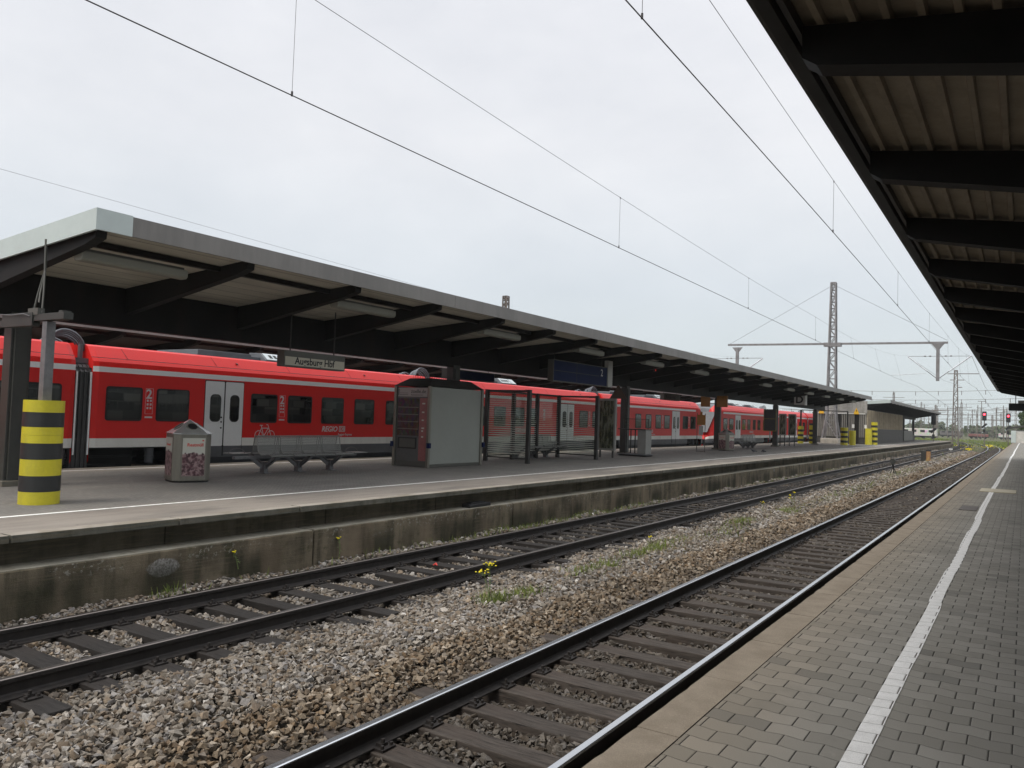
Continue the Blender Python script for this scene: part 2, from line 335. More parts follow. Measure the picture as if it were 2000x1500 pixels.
# ------------------------------------------------------------ mesh builder
OFF = {}
class MB:
    def __init__(s): s.v = []; s.f = []; s.mi = []; s.sm = []
    def add(s, vs, fs, mi=0, smooth=False):
        b = len(s.v); s.v += [tuple(v) for v in vs]
        for f in fs: s.f.append([b+i for i in f]); s.mi.append(mi); s.sm.append(smooth)
        return s
    def box(s, x0, x1, y0, y1, z0, z1, mi=0):
        return s.add([(x0, y0, z0), (x1, y0, z0), (x1, y1, z0), (x0, y1, z0), (x0, y0, z1), (x1, y0, z1), (x1, y1, z1), (x0, y1, z1)],
                     [(0, 3, 2, 1), (4, 5, 6, 7), (0, 1, 5, 4), (1, 2, 6, 5), (2, 3, 7, 6), (3, 0, 4, 7)], mi)
    def bar(s, a, b, w, h=None, mi=0, up=(0, 0, 1)):
        h = h or w; a = Vector(a); b = Vector(b); d = (b-a).normalized(); u = Vector(up)
        if abs(d.dot(u)) > .98: u = Vector((0, 1, 0))
        r = d.cross(u).normalized()*w/2; t = r.cross(d).normalized()*h/2
        vs = [p+q for p in (a, b) for q in (-r-t, r-t, r+t, -r+t)]
        return s.add(vs, [(0, 1, 2, 3), (7, 6, 5, 4), (0, 4, 5, 1), (1, 5, 6, 2), (2, 6, 7, 3), (3, 7, 4, 0)], mi)
    def tube(s, pts, r, n=8, mi=0, cap=True):
        pts = [Vector(p) for p in pts]; rs = r if isinstance(r, (list, tuple)) else [r]*len(pts); vs = []
        u = None
        for i, p in enumerate(pts):
            d = (pts[min(i+1, len(pts)-1)]-pts[max(i-1, 0)]).normalized()
            if u is None: u = Vector((0, 0, 1)) if abs(d.z) < .9 else Vector((0, 1, 0))
            a = d.cross(u)
            if a.length < 1e-4: a = d.cross(Vector((1, 0, 0)))
            a.normalize(); c = a.cross(d).normalized(); u = c
            for k in range(n):
                t = 2*PI*k/n; vs.append(p+(a*math.cos(t)+c*math.sin(t))*rs[i])
        fs = [(i*n+k, i*n+(k+1) % n, (i+1)*n+(k+1) % n, (i+1)*n+k) for i in range(len(pts)-1) for k in range(n)]
        s.add(vs, fs, mi, True)
        if cap:
            s.add(vs[:n], [tuple(range(n))[::-1]], mi); s.add(vs[-n:], [tuple(range(n))], mi)
        return s
    def prism(s, poly, y0, y1, mi=0, axis='y'):
        # poly of (a,b); extruded along axis
        n = len(poly)
        P = {'y': lambda a, b, t: (a, t, b), 'x': lambda a, b, t: (t, a, b), 'z': lambda a, b, t: (a, b, t)}[axis]
        vs = [P(a, b, y0) for a, b in poly]+[P(a, b, y1) for a, b in poly]
        fs = [tuple(range(n)), tuple(range(2*n-1, n-1, -1))]+[(i, n+i, n+(i+1) % n, (i+1) % n) for i in range(n)]
        return s.add(vs, fs, mi)
    def build(s, name, mats, parent=None, loc=None, bevel=0, smooth=False):
        off = OFF[parent.name] if parent is not None else Vector(loc or (0, 0, 0))
        me = bpy.data.meshes.new(name)
        me.from_pydata([(v[0]-off.x, v[1]-off.y, v[2]-off.z) for v in s.v], [], s.f)
        if not isinstance(mats, (list, tuple)): mats = [mats]
        for m in mats: me.materials.append(m)
        me.polygons.foreach_set('material_index', s.mi); me.polygons.foreach_set('use_smooth', [x or smooth for x in s.sm])
        me.update()
        import bmesh
        bm = bmesh.new(); bm.from_mesh(me); bmesh.ops.recalc_face_normals(bm, faces=bm.faces); bm.to_mesh(me); bm.free()
        o = bpy.data.objects.new(name, me); COL.objects.link(o)
        if parent is not None: o.parent = parent
        else: o.location = off
        OFF[o.name] = off
        if bevel:
            b = o.modifiers.new('bevel', 'BEVEL'); b.width = bevel; b.segments = 2; b.limit_method = 'ANGLE'; b.angle_limit = R(40)
        return o
def tag(o, label=None, cat=None, group=None, kind=None):
    if label: o['label'] = label
    if cat: o['category'] = cat
    if group: o['group'] = group
    if kind: o['kind'] = kind
    return o
def thing(name, label, cat, loc, group=None):
    o = bpy.data.objects.new(name, None); COL.objects.link(o); o.location = loc; o.empty_display_size = .1
    OFF[o.name] = Vector(loc); return tag(o, label, cat, group)
def copy_tree(o, parent=None, delta=None, label=None):
    c = o.copy(); COL.objects.link(c); OFF[c.name] = OFF[o.name]
    if parent is not None: c.parent = parent
    if delta is not None: c.location = Vector(o.location)+Vector(delta); OFF[c.name] = OFF[o.name]+Vector(delta)
    if label: c['label'] = label
    for ch in [k for k in KIDS.get(o.name, [])] if False else [k for k in o.children]: copy_tree(k if False else ch, c)
    return c
KIDS = {}
def S(name, mb, mat, **k):
    return tag(mb.build(name, mat, **k), kind='structure')
def text(body, size, origin, ux, uy, name, mat, parent, shear=0, extr=.003, align='LEFT', narrow=1.0, bold=0.0):
    cu = bpy.data.curves.new('txt', 'FONT'); cu.body = body; cu.size = size; cu.extrude = extr; cu.shear = shear; cu.align_x = align; cu.resolution_u = 3; cu.offset = bold
    to = bpy.data.objects.new('txt', cu); me = bpy.data.meshes.new_from_object(to)
    bpy.data.objects.remove(to); bpy.data.curves.remove(cu)
    ux = Vector(ux); uy = Vector(uy); uz = ux.cross(uy)
    off = OFF[parent.name]
    for v in me.vertices:
        p = Vector(origin)+ux*v.co.x*narrow+uy*v.co.y+uz*v.co.z - off; v.co = p
    me.materials.clear(); me.materials.append(mat)
    me.name = name
    o = bpy.data.objects.new(name, me); COL.objects.link(o); o.parent = parent; OFF[o.name] = off; return o
def rrect(y0, y1, z0, z1, r, n=5):
    pts = []
    for cy, cz, a0 in ((y1-r, z1-r, 0), (y0+r, z1-r, 90), (y0+r, z0+r, 180), (y1-r, z0+r, 270)):
        for k in range(n+1):
            a = R(a0+90*k/n); pts.append((cy+r*math.cos(a), cz+r*math.sin(a)))
    return pts
YZ = ((0, 1, 0), (0, 0, 1)); XZ = ((1, 0, 0), (0, 0, 1))

# ------------------------------------------------------------ camera
yaw, pitch, roll = R(32.859), R(2.3346), R(1.9607)
cy, sy, cp, sp = math.cos(yaw), math.sin(yaw), math.cos(pitch), math.sin(pitch)
F = Vector((-sy*cp, cy*cp, sp)); Rt = Vector((cy, sy, 0)); U = Rt.cross(F)
Rt, U = Rt*math.cos(roll)+U*math.sin(roll), -Rt*math.sin(roll)+U*math.cos(roll)
cam = bpy.data.cameras.new('Camera'); co = bpy.data.objects.new('Camera', cam); COL.objects.link(co)
co.matrix_world = Matrix(((Rt.x, U.x, -F.x, 0), (Rt.y, U.y, -F.y, 0), (Rt.z, U.z, -F.z, 1.61), (0, 0, 0, 1)))
cam.sensor_width = 36; cam.lens = 1552.94/2000*36; cam.clip_end = 6000; cam.clip_start = .05
scene.camera = co

# ------------------------------------------------------------ sky, sun
w = bpy.data.worlds.new('World'); scene.world = w; w.use_nodes = True
nt = w.node_tree; bg = nt.nodes['Background']; out = nt.nodes['World Output']
sky = nt.nodes.new('ShaderNodeTexSky'); sky.sky_type = 'NISHITA'; sky.sun_disc = False
SUN_EL, SUN_AZ = R(50), R(195)
sky.sun_elevation = SUN_EL; sky.sun_rotation = SUN_AZ; sky.air_density = 1.2; sky.dust_density = 2.5
tc = nt.nodes.new('ShaderNodeTexCoord'); mp = nt.nodes.new('ShaderNodeMapping'); mp.inputs['Scale'].default_value = (1, 1, 2.2)
nz = nt.nodes.new('ShaderNodeTexNoise'); nz.inputs['Scale'].default_value = 1.6; nz.inputs['Detail'].default_value = 6; nz.inputs['Roughness'].default_value = .5
nz2 = nt.nodes.new('ShaderNodeTexNoise'); nz2.inputs['Scale'].default_value = 4.5; nz2.inputs['Detail'].default_value = 8; nz2.inputs['Roughness'].default_value = .6
L = nt.links.new
L(tc.outputs['Generated'], mp.inputs[0]); L(mp.outputs[0], nz.inputs['Vector']); L(mp.outputs[0], nz2.inputs['Vector'])
def wm(op, a, b=None, clamp=False):
    n = nt.nodes.new('ShaderNodeMath'); n.operation = op; n.use_clamp = clamp
    for i, v in enumerate((a, b)):
        if v is None: continue
        if isinstance(v, bpy.types.NodeSocket): L(v, n.inputs[i])
        else: n.inputs[i].default_value = v
    return n.outputs[0]
sepw = nt.nodes.new('ShaderNodeSeparateXYZ'); L(tc.outputs['Generated'], sepw.inputs[0])
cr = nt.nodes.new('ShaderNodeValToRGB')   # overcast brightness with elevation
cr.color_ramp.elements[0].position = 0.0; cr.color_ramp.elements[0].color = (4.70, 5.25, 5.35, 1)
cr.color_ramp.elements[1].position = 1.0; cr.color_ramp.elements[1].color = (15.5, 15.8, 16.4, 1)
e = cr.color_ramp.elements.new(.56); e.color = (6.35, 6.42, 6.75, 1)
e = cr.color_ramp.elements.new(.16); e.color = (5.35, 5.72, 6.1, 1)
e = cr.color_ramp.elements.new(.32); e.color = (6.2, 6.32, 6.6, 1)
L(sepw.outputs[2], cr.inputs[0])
mr = nt.nodes.new('ShaderNodeMapRange'); L(wm('ADD', wm('MULTIPLY', nz.outputs[0], .6), wm('MULTIPLY', nz2.outputs[0], .4)), mr.inputs[0])
mr.inputs[1].default_value = .36; mr.inputs[2].default_value = .60; mr.inputs[3].default_value = .88; mr.inputs[4].default_value = 1.0
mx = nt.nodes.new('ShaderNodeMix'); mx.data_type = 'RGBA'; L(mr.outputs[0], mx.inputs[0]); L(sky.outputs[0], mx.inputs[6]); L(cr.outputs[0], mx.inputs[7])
mr2 = nt.nodes.new('ShaderNodeMapRange'); L(wm('ADD', wm('MULTIPLY', nz2.outputs[0], .65), wm('MULTIPLY', nz.outputs[0], .35)), mr2.inputs[0])
mr2.inputs[1].default_value = .35; mr2.inputs[2].default_value = .65; mr2.inputs[3].default_value = 1.0; mr2.inputs[4].default_value = 1.06
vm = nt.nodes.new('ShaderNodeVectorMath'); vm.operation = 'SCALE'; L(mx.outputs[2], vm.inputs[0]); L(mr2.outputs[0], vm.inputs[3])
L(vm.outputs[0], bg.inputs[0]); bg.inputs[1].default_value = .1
sd = bpy.data.lights.new('Sun', 'SUN'); sd.energy = 1.5; sd.angle = R(22); sd.color = (1, .93, .83)
so = bpy.data.objects.new('Sun', sd); COL.objects.link(so)
dv = Vector((math.sin(SUN_AZ)*math.cos(SUN_EL), math.cos(SUN_AZ)*math.cos(SUN_EL), math.sin(SUN_EL)))
so.rotation_euler = dv.to_track_quat('Z', 'Y').to_euler()
scene.view_settings.view_transform = 'Standard'; scene.view_settings.look = 'None'; scene.view_settings.exposure = .42; scene.view_settings.gamma = 1

# ------------------------------------------------------------ ground
YC, RC = 112.0, 900.0
def bend(y):      # tracks curve away to the left beyond the platforms
    return -(max(0, y-YC)**2)/(2*RC)
def bed_h(x, y):
    pts = [(-9.3, -.79), (-9.05, -.815), (-8.95, -.90), (-8.47, -.905), (-6.97, -.905), (-6.75, -.89), (-6.5, -.85), (-6.2, -.825), (-5.5, -.79), (-5.0, -.83), (-4.75, -.92), (-4.3, -.995), (-3.4, -1.005), (-2.6, -1.0), (-1.8, -.99)]
    return np.interp(x, [p[0] for p in pts], [p[1] for p in pts])
def wob(x, y): return .022*np.sin(x*3.1+y*1.7)+.02*np.sin(y*2.9-x*1.3)+.012*np.sin(7.1*x+5.3*y)
mb = MB(); mb.add([(-2500, -60, -1.12), (2500, -60, -1.12), (2500, 4500, -1.12), (-2500, 4500, -1.12)], [(0, 1, 2, 3)])
S('ground', mb, M['bed'])
xs = list(np.linspace(-9.26, -1.78, 40)); ys = list(np.arange(-4, 60, .35))+list(np.arange(60, 262, 2.0))
mb = MB(); vs = []
for y in ys:
    for x in xs: vs.append((x+bend(y), y, float(bed_h(x, y)+wob(x, y)-.045)))
nx = len(xs)
mb.add(vs, [(j*nx+i, j*nx+i+1, (j+1)*nx+i+1, (j+1)*nx+i) for j in range(len(ys)-1) for i in range(nx-1)])
S('ballast_bed', mb, M['bed'])

# loose ballast stones (uncountable): one mesh
def stones():
    import bmesh
    T = []
    for k in range(14):
        bm = bmesh.new()
        pts = RNG.normal(size=(8, 3)); pts /= np.linalg.norm(pts, axis=1)[:, None]; pts *= RNG.uniform(.8, 1.25, (8, 1)); pts *= np.array([1, RNG.uniform(.6, .95), RNG.uniform(.42, .8)])
        for p in pts: bm.verts.new(p)
        r = bmesh.ops.convex_hull(bm, input=bm.verts); bmesh.ops.delete(bm, geom=[g for g in r['geom_interior'] if isinstance(g, bmesh.types.BMVert)], context='VERTS')
        bmesh.ops.triangulate(bm, faces=bm.faces); bm.verts.index_update()
        T.append((np.array([v.co[:] for v in bm.verts]), np.array([[v.index for v in f.verts] for f in bm.faces]))); bm.free()
    zones = [(2.0, 9, .041, .034), (9, 17, .050, .038), (17, 32, .070, .047), (32, 60, .105, .064), (60, 112, .19, .10)]
    V, Fc, Cc = [], [], []; base = 0
    for y0, y1, cell, rad in zones:
        gx, gy = np.meshgrid(np.arange(-9.24, -1.9, cell), np.arange(y0, y1, cell)); x = gx.ravel(); y = gy.ravel()
        x = x+RNG.uniform(-.5, .5, x.size)*cell; y = y+RNG.uniform(-.5, .5, x.size)*cell
        n1 = x.size
        # second loose layer
        k2 = RNG.random(n1) < .30; x = np.concatenate([x, x[k2]+cell*.4]); y = np.concatenate([y, y[k2]+cell*.3]); lay = np.concatenate([np.zeros(n1), np.ones(k2.sum())])
        # nothing outside what the camera can see beside the frame
        ang = np.degrees(np.arctan2(-x, y)); ok = (ang < 68) & (x < -1.9)
        z = bed_h(x, y)+wob(x, y)+lay*rad*.7
        # keep rails and sleepers free
        for rx in (-2.675, -4.175, -6.97, -8.47): ok &= np.abs(x-rx) > .085
        for cx, ph, lo, hi, buried in ((-3.425, 6.88, -4.72, -2.13, -.55), (-7.72, 4.5, -9.02, -6.42, -.55)):
            fr = ((y-ph) % .58); on = (fr > -.01) & (fr < .25)
            inside = (x > lo) & (x < hi); gauge = np.abs(x-cx) < .78
            cov = np.modf(np.sin(np.floor((y-ph)/.58)*12.9898)*43758.5)[0]; cov = np.abs(cov)
            ok &= ~(on & inside & (gauge | (RNG.random(x.size) > cov*1.1)))
        x, y, z, lay = x[ok], y[ok], z[ok], lay[ok]; n = x.size
        s = rad*RNG.lognormal(-.04, .30, n).clip(.6, 1.7)
        near_in = (np.abs(x+3.425) < .72); far_in = (np.abs(x+7.72) < .72)
        # colour: fresh mixed stone in the mound, dark greasy stone between the near rails
        h = RNG.random(n); pal = np.array([[.34, .305, .26], [.27, .23, .185], [.41, .37, .325], [.22, .17, .125], [.31, .29, .275], [.18, .15, .122], [.29, .225, .16], [.54, .51, .47]])
        c = pal[RNG.choice(8, n, p=[.2, .18, .13, .12, .15, .1, .08, .04])]*RNG.uniform(.62, 1.08, (n, 1))
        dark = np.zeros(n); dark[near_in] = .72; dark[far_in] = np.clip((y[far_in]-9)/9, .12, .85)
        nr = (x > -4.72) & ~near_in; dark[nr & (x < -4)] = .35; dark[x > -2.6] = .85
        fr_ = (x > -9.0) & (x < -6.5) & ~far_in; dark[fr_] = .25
        band = np.sin(x*2.3+y*.31)+np.sin(y*.9+x); c *= (1+.07*band)[:, None]
        brown = (x > -5.15) & (x < -4.3); c[brown] *= np.array([.95, .86, .74])
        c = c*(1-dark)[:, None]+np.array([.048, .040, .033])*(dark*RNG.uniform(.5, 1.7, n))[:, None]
        a = RNG.uniform(0, 2*PI, (n, 3)); tilt = RNG.normal(0, .45, n)
        ca, sa, ct, st_ = np.cos(a[:, 0]), np.sin(a[:, 0]), np.cos(tilt), np.sin(tilt)
        Rz = np.zeros((n, 3, 3)); Rz[:, 0, 0] = ca; Rz[:, 0, 1] = -sa; Rz[:, 1, 0] = sa; Rz[:, 1, 1] = ca; Rz[:, 2, 2] = 1
        Rx = np.zeros((n, 3, 3)); Rx[:, 0, 0] = 1; Rx[:, 1, 1] = ct; Rx[:, 1, 2] = -st_; Rx[:, 2, 1] = st_; Rx[:, 2, 2] = ct
        RR = Rz@Rx
        kind = RNG.integers(0, 14, n); x = x+np.array([bend(v) for v in y]) if y1 > YC else x
        for k, (tv, tf) in enumerate(T):
            idx = np.nonzero(kind == k)[0]
            if not len(idx): continue
            vv = np.einsum('nij,vj->nvi', RR[idx], tv)*s[idx][:, None, None]+np.stack([x[idx], y[idx], z[idx]], -1)[:, None]
            m = len(tv); V.append(vv.reshape(-1, 3)); Fc.append((tf[None]+(np.arange(len(idx))*m)[:, None, None]+base).reshape(-1, 3)); base += m*len(idx)
            Cc.append(np.repeat(c[idx], m, axis=0))
    V = np.concatenate(V).astype(np.float32); Fc = np.concatenate(Fc).astype(np.int32); Cc = np.concatenate(Cc)
    me = bpy.data.meshes.new('ballast_stones'); me.vertices.add(len(V)); me.vertices.foreach_set('co', V.ravel())
    me.loops.add(Fc.size); me.loops.foreach_set('vertex_index', Fc.ravel()); me.polygons.add(len(Fc)); me.polygons.foreach_set('loop_start', np.arange(0, Fc.size, 3, dtype=np.int32))
    me.polygons.foreach_set('use_smooth', np.zeros(len(Fc), dtype=bool)); me.update(calc_edges=True)
    ca = me.color_attributes.new('Col', 'FLOAT_COLOR', 'POINT'); ca.data.foreach_set('color', np.concatenate([Cc, np.ones((len(Cc), 1))], 1).astype(np.float32).ravel())
    me.materials.append(M['stone']); o = bpy.data.objects.new('ballast_stones', me); COL.objects.link(o); tag(o, kind='stuff', label='loose grey and brown crushed stones filling the track bed', cat='ballast')
stones()

# ------------------------------------------------------------ tracks
def path_extrude(mb, prof, x0, ztop, ys, mis):
    n = len(prof); vs = []
    for y in ys:
        for a, b in prof: vs.append((x0+a+bend(y), y, ztop+b))
    fs = [(j*n+i, j*n+(i+1) % n, (j+1)*n+(i+1) % n, (j+1)*n+i) for j in range(len(ys)-1) for i in range(n)]
    b = len(mb.v); mb.v += vs
    for j in range(len(ys)-1):
        for i in range(n): mb.f.append([b+k for k in (j*n+i, j*n+(i+1) % n, (j+1)*n+(i+1) % n, (j+1)*n+i)]); mb.mi.append(mis[i]); mb.sm.append(False)
    mb.f.append([b+i for i in range(n)]); mb.mi.append(0); mb.sm.append(False)
RP = [(-.075, -.172), (.075, -.172), (.075, -.16), (.02, -.145), (.009, -.13), (.009, -.055), (.035, -.04), (.036, -.014), (.034, -.005), (.026, .001), (-.026, .001), (-.034, -.005), (-.036, -.014), (-.035, -.04), (-.009, -.055), (-.009, -.13), (-.02, -.145), (-.075, -.16)]
RM = [0]*18
for k in (8, 9, 10): RM[k] = 1
def track(name, label, xr, ztop, ph, wood, top, ymax=250, y0=-3):
    t = thing(name, label, 'railway track', (xr-.75, 0, ztop-.172), 'railway tracks')
    ysr = [y0]+list(np.arange(2, 110, 12))+list(np.arange(110, ymax, 4))
    rm = list(RM)
    if top is M['rail_top']: rm[7] = rm[11] = 1
    for x0 in (xr, xr-1.5):
        m = MB(); path_extrude(m, RP, x0, ztop, ysr, rm); m.build('rail', [M['rail_side'], top], t)
    k0 = math.ceil((y0+2-ph)/.58); zs = ztop-.175; cx = xr-.75
    proto = []
    for v in range(5):
        m = MB(); w0 = .12; d = [random.uniform(-.012, .012) for _ in range(8)]
        m.add([(cx-1.3+d[0], .0+d[1], zs-.16), (cx+1.3+d[2], 0, zs-.16), (cx+1.3, .24, zs-.16), (cx-1.3, .24, zs-.16), (cx-1.3+d[3], 0+d[4], zs-abs(d[5])*.5), (cx+1.3+d[6], d[7], zs), (cx+1.3, .24+d[2], zs-abs(d[1])*.4), (cx-1.3, .24+d[0], zs)],
              [(0, 3, 2, 1), (4, 5, 6, 7), (0, 1, 5, 4), (1, 2, 6, 5), (2, 3, 7, 6), (3, 0, 4, 7)])
        o = m.build('sleeper', wood, t, bevel=.008); proto.append(o)
    fms = []
    for rx in (xr, xr-1.5):
        for sgn in (-1, 1):
            fm = MB(); lo, hi = sorted((rx+sgn*.076, rx+sgn*.17)); fm.box(lo, hi, .045, .195, zs, zs+.016)
            fm.box(rx+sgn*.095-.028, rx+sgn*.095+.028, .085, .155, zs+.015, zs+.038)
            fm.tube([(rx+sgn*.105, .12, zs+.02), (rx+sgn*.105, .12, zs+.068)], .016, 6)
            fm.tube([(rx+sgn*.145, .07, zs+.01), (rx+sgn*.145, .07, zs+.04)], .014, 6); fm.tube([(rx+sgn*.145, .17, zs+.01), (rx+sgn*.145, .17, zs+.04)], .014, 6); fms.append(fm)
    fproto = None; cnt = 0; rest = MB(); first = True
    for k in range(100000):
        y = ph+.58*(k0+k)
        if y > ymax-2: break
        if k < 100:
            if k < 5: o = proto[k]
            else: o = random.choice(proto).copy(); COL.objects.link(o); o.parent = t
            o.location = (random.uniform(-.03, .03), y, 0); o.rotation_euler = (0, 0, R(random.uniform(-.5, .5)))
            OFF[o.name] = OFF[t.name]
            if 1.5 < y < 21:
                if fproto is None: fproto = [fm.build('rail_fastening', M['clip'], o) for fm in fms]
                else:
                    for fp in fproto: c = fp.copy(); COL.objects.link(c); c.parent = o
        else:
            b = bend(y); rest.box(cx-1.3+b, cx+1.3+b, y, y+.24, zs-.14, zs)
    r = rest.build('sleepers', wood, t); r['kind'] = 'stuff'
    return t
track('railway_track', 'near railway track with bright polished rails beside the paved platform', -2.675, -.76, 6.88, M['wood'], M['rail_top'])
track('railway_track', 'dull brown railway track with dark timber sleepers below the old concrete wall', -6.97, -.66, 4.5, M['wood2'], M['rail_top2'])
# track under the train, mostly hidden
t = thing('railway_track', 'railway track in the dark gap under the red train', 'railway track', (-19.5, 0, -.8), 'railway tracks')
for x0 in (-18.75, -20.25):
    m = MB(); path_extrude(m, RP, x0, -.7, [-6, 60, 110, 150, 200], RM); m.build('rail', [M['rail_side'], M['rail_top2']], t)

# ------------------------------------------------------------ near platform
mb = MB(); mb.add([(-1.468, -4, 0), (9, -4, 0), (9, 165, 0), (-1.468, 165, 0)], [(0, 1, 2, 3)]); S('platform', mb, M['paver'])
mb = MB(); mb.box(-1.46, 9, -4, 165, -1.1, -.006); S('platform_base', mb, M['wall_up'])
mb = MB(); y = -3.05+.0
mb2 = MB()
for k in range(158):
    y0 = -3.42+1.055*k+.004; y1 = y0+1.046; j = random.uniform(-.003, .003)
    # slightly chipped outer edge
    n = 14 if y1 < 16 else 2; vs = []
    top = [(-1.708+j-(random.uniform(0, .010) if random.random() < .3 else random.uniform(0, .002)) if False else -1.708+j+(random.uniform(0, .012) if random.random() < .25 else random.uniform(0, .003)), y0+(y1-y0)*i/(n-1)) for i in range(n)]
    poly = top+[(-1.474, y1), (-1.474, y0)]
    mb2.prism(poly, -.10, .002+j*.4, axis='z')
S('platform_edge', mb2, M['edge'])
# wobbly painted line
mb = MB(); pts = []
yy = -3; off = 0
while yy < 164:
    step = .155 if yy < 40 else 1.0
    seg = math.floor(yy/2.17); rs = random.Random(seg*7+3); a = rs.uniform(-.014, .014)+.012*math.sin(yy*.19)-.0015*min(yy, 30)
    rs2 = random.Random((seg+1)*7+3); b = rs2.uniform(-.014, .014)+.012*math.sin(yy*.19)-.0015*min(yy, 30)
    f = (yy/2.17-seg); f = min(1, max(0, (f-.82)/.18)); x = -.688+a*(1-f)+b*f
    pts.append((x, yy)); yy += step
vs = []
for x, y in pts: vs += [(x-.052-random.uniform(0, .003), y, .004), (x+.052+random.uniform(0, .003), y, .004)]
mb.add(vs, [(2*i, 2*i+1, 2*i+3, 2*i+2) for i in range(len(pts)-1)]); S('platform_line', mb, M['paint_paver'])
tag(MB().box(-1.03, -.18, 25.25, 26.6, .002, .022).build('cover_plate', M['plate'], loc=(-.6, 25.9, 0), bevel=.005), 'pale tan cover plate lying across the white line', 'cover plate')
tag(MB().box(-1.13, -.82, 18.9, 20.0, .001, .010).build('inspection_cover', M['manhole'], loc=(-1, 19.4, 0)), 'dark rectangular metal cover in the paving left of the white line', 'cover')

# ------------------------------------------------------------ island platform
YE = 141.0
mb = MB(); mb.add([(-17.6, -8, .12), (-9.52, -8, .12), (-9.52, YE, .12), (-17.6, YE, .12)], [(0, 1, 2, 3)]); S('island_platform', mb, M['farplat'])
mb = MB(); mb.box(-17.5, -9.80, -8, YE-.02, -1.1, .112); S('island_platform_base', mb, M['wall_up'])
mb = MB()
k = 0; y = -8.0
while y < YE-.5:
    j = random.uniform(-.006, .006); y1 = min(y+2.06, YE)
    mb.box(-9.515, -9.30+j, y+.006, y1-.006, .035, .124+j*.3); y += 2.07
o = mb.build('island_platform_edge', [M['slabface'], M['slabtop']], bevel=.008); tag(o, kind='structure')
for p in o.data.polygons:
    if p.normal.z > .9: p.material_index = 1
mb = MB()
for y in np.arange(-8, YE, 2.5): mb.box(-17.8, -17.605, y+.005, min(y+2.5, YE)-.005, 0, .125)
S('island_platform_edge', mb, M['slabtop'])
for x in (-10.82, -17.18):
    mb = MB(); n = 260; ys_ = np.linspace(-8, YE-2, n); vs = []
    for y in ys_:
        a = .012*math.sin(y*.5)+random.uniform(-.004, .004) if x > -12 else 0; vs += [(x-.045+a, y, .124), (x+.045+a+random.uniform(-.006, .006), y, .124)]
    mb.add(vs, [(2*i, 2*i+1, 2*i+3, 2*i+2) for i in range(n-1)]); S('platform_line', mb, M['line'])
# recessed upper wall and projecting lower wall with ledge, in cast sections
w_ = thing('retaining_wall', 'stained old concrete retaining wall carrying the island platform', 'wall', (-9.5, 0, -1))
mb = MB(); y = -8.0
while y < YE-.3: mb.box(-9.79, -9.62, y+.012, min(y+2.9, YE)-.012, -.27, .034); y += 2.9
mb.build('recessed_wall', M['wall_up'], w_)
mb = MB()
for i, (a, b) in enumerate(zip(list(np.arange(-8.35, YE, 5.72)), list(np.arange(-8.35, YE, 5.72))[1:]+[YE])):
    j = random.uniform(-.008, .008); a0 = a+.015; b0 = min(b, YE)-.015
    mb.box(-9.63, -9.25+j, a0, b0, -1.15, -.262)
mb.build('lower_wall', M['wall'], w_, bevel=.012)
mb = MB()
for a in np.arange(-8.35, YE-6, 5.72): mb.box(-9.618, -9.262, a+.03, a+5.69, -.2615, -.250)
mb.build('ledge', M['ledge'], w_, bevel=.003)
tag(MB().box(-9.50, -9.30, 13.0, 13.75, -.248, -.18).box(-9.47, -9.33, 13.1, 13.6, -.18, -.155).build('junction_box', M['rubber'], loc=(-9.4, 13.4, -.25), bevel=.02), 'flat black box lying on the wall ledge', 'box')

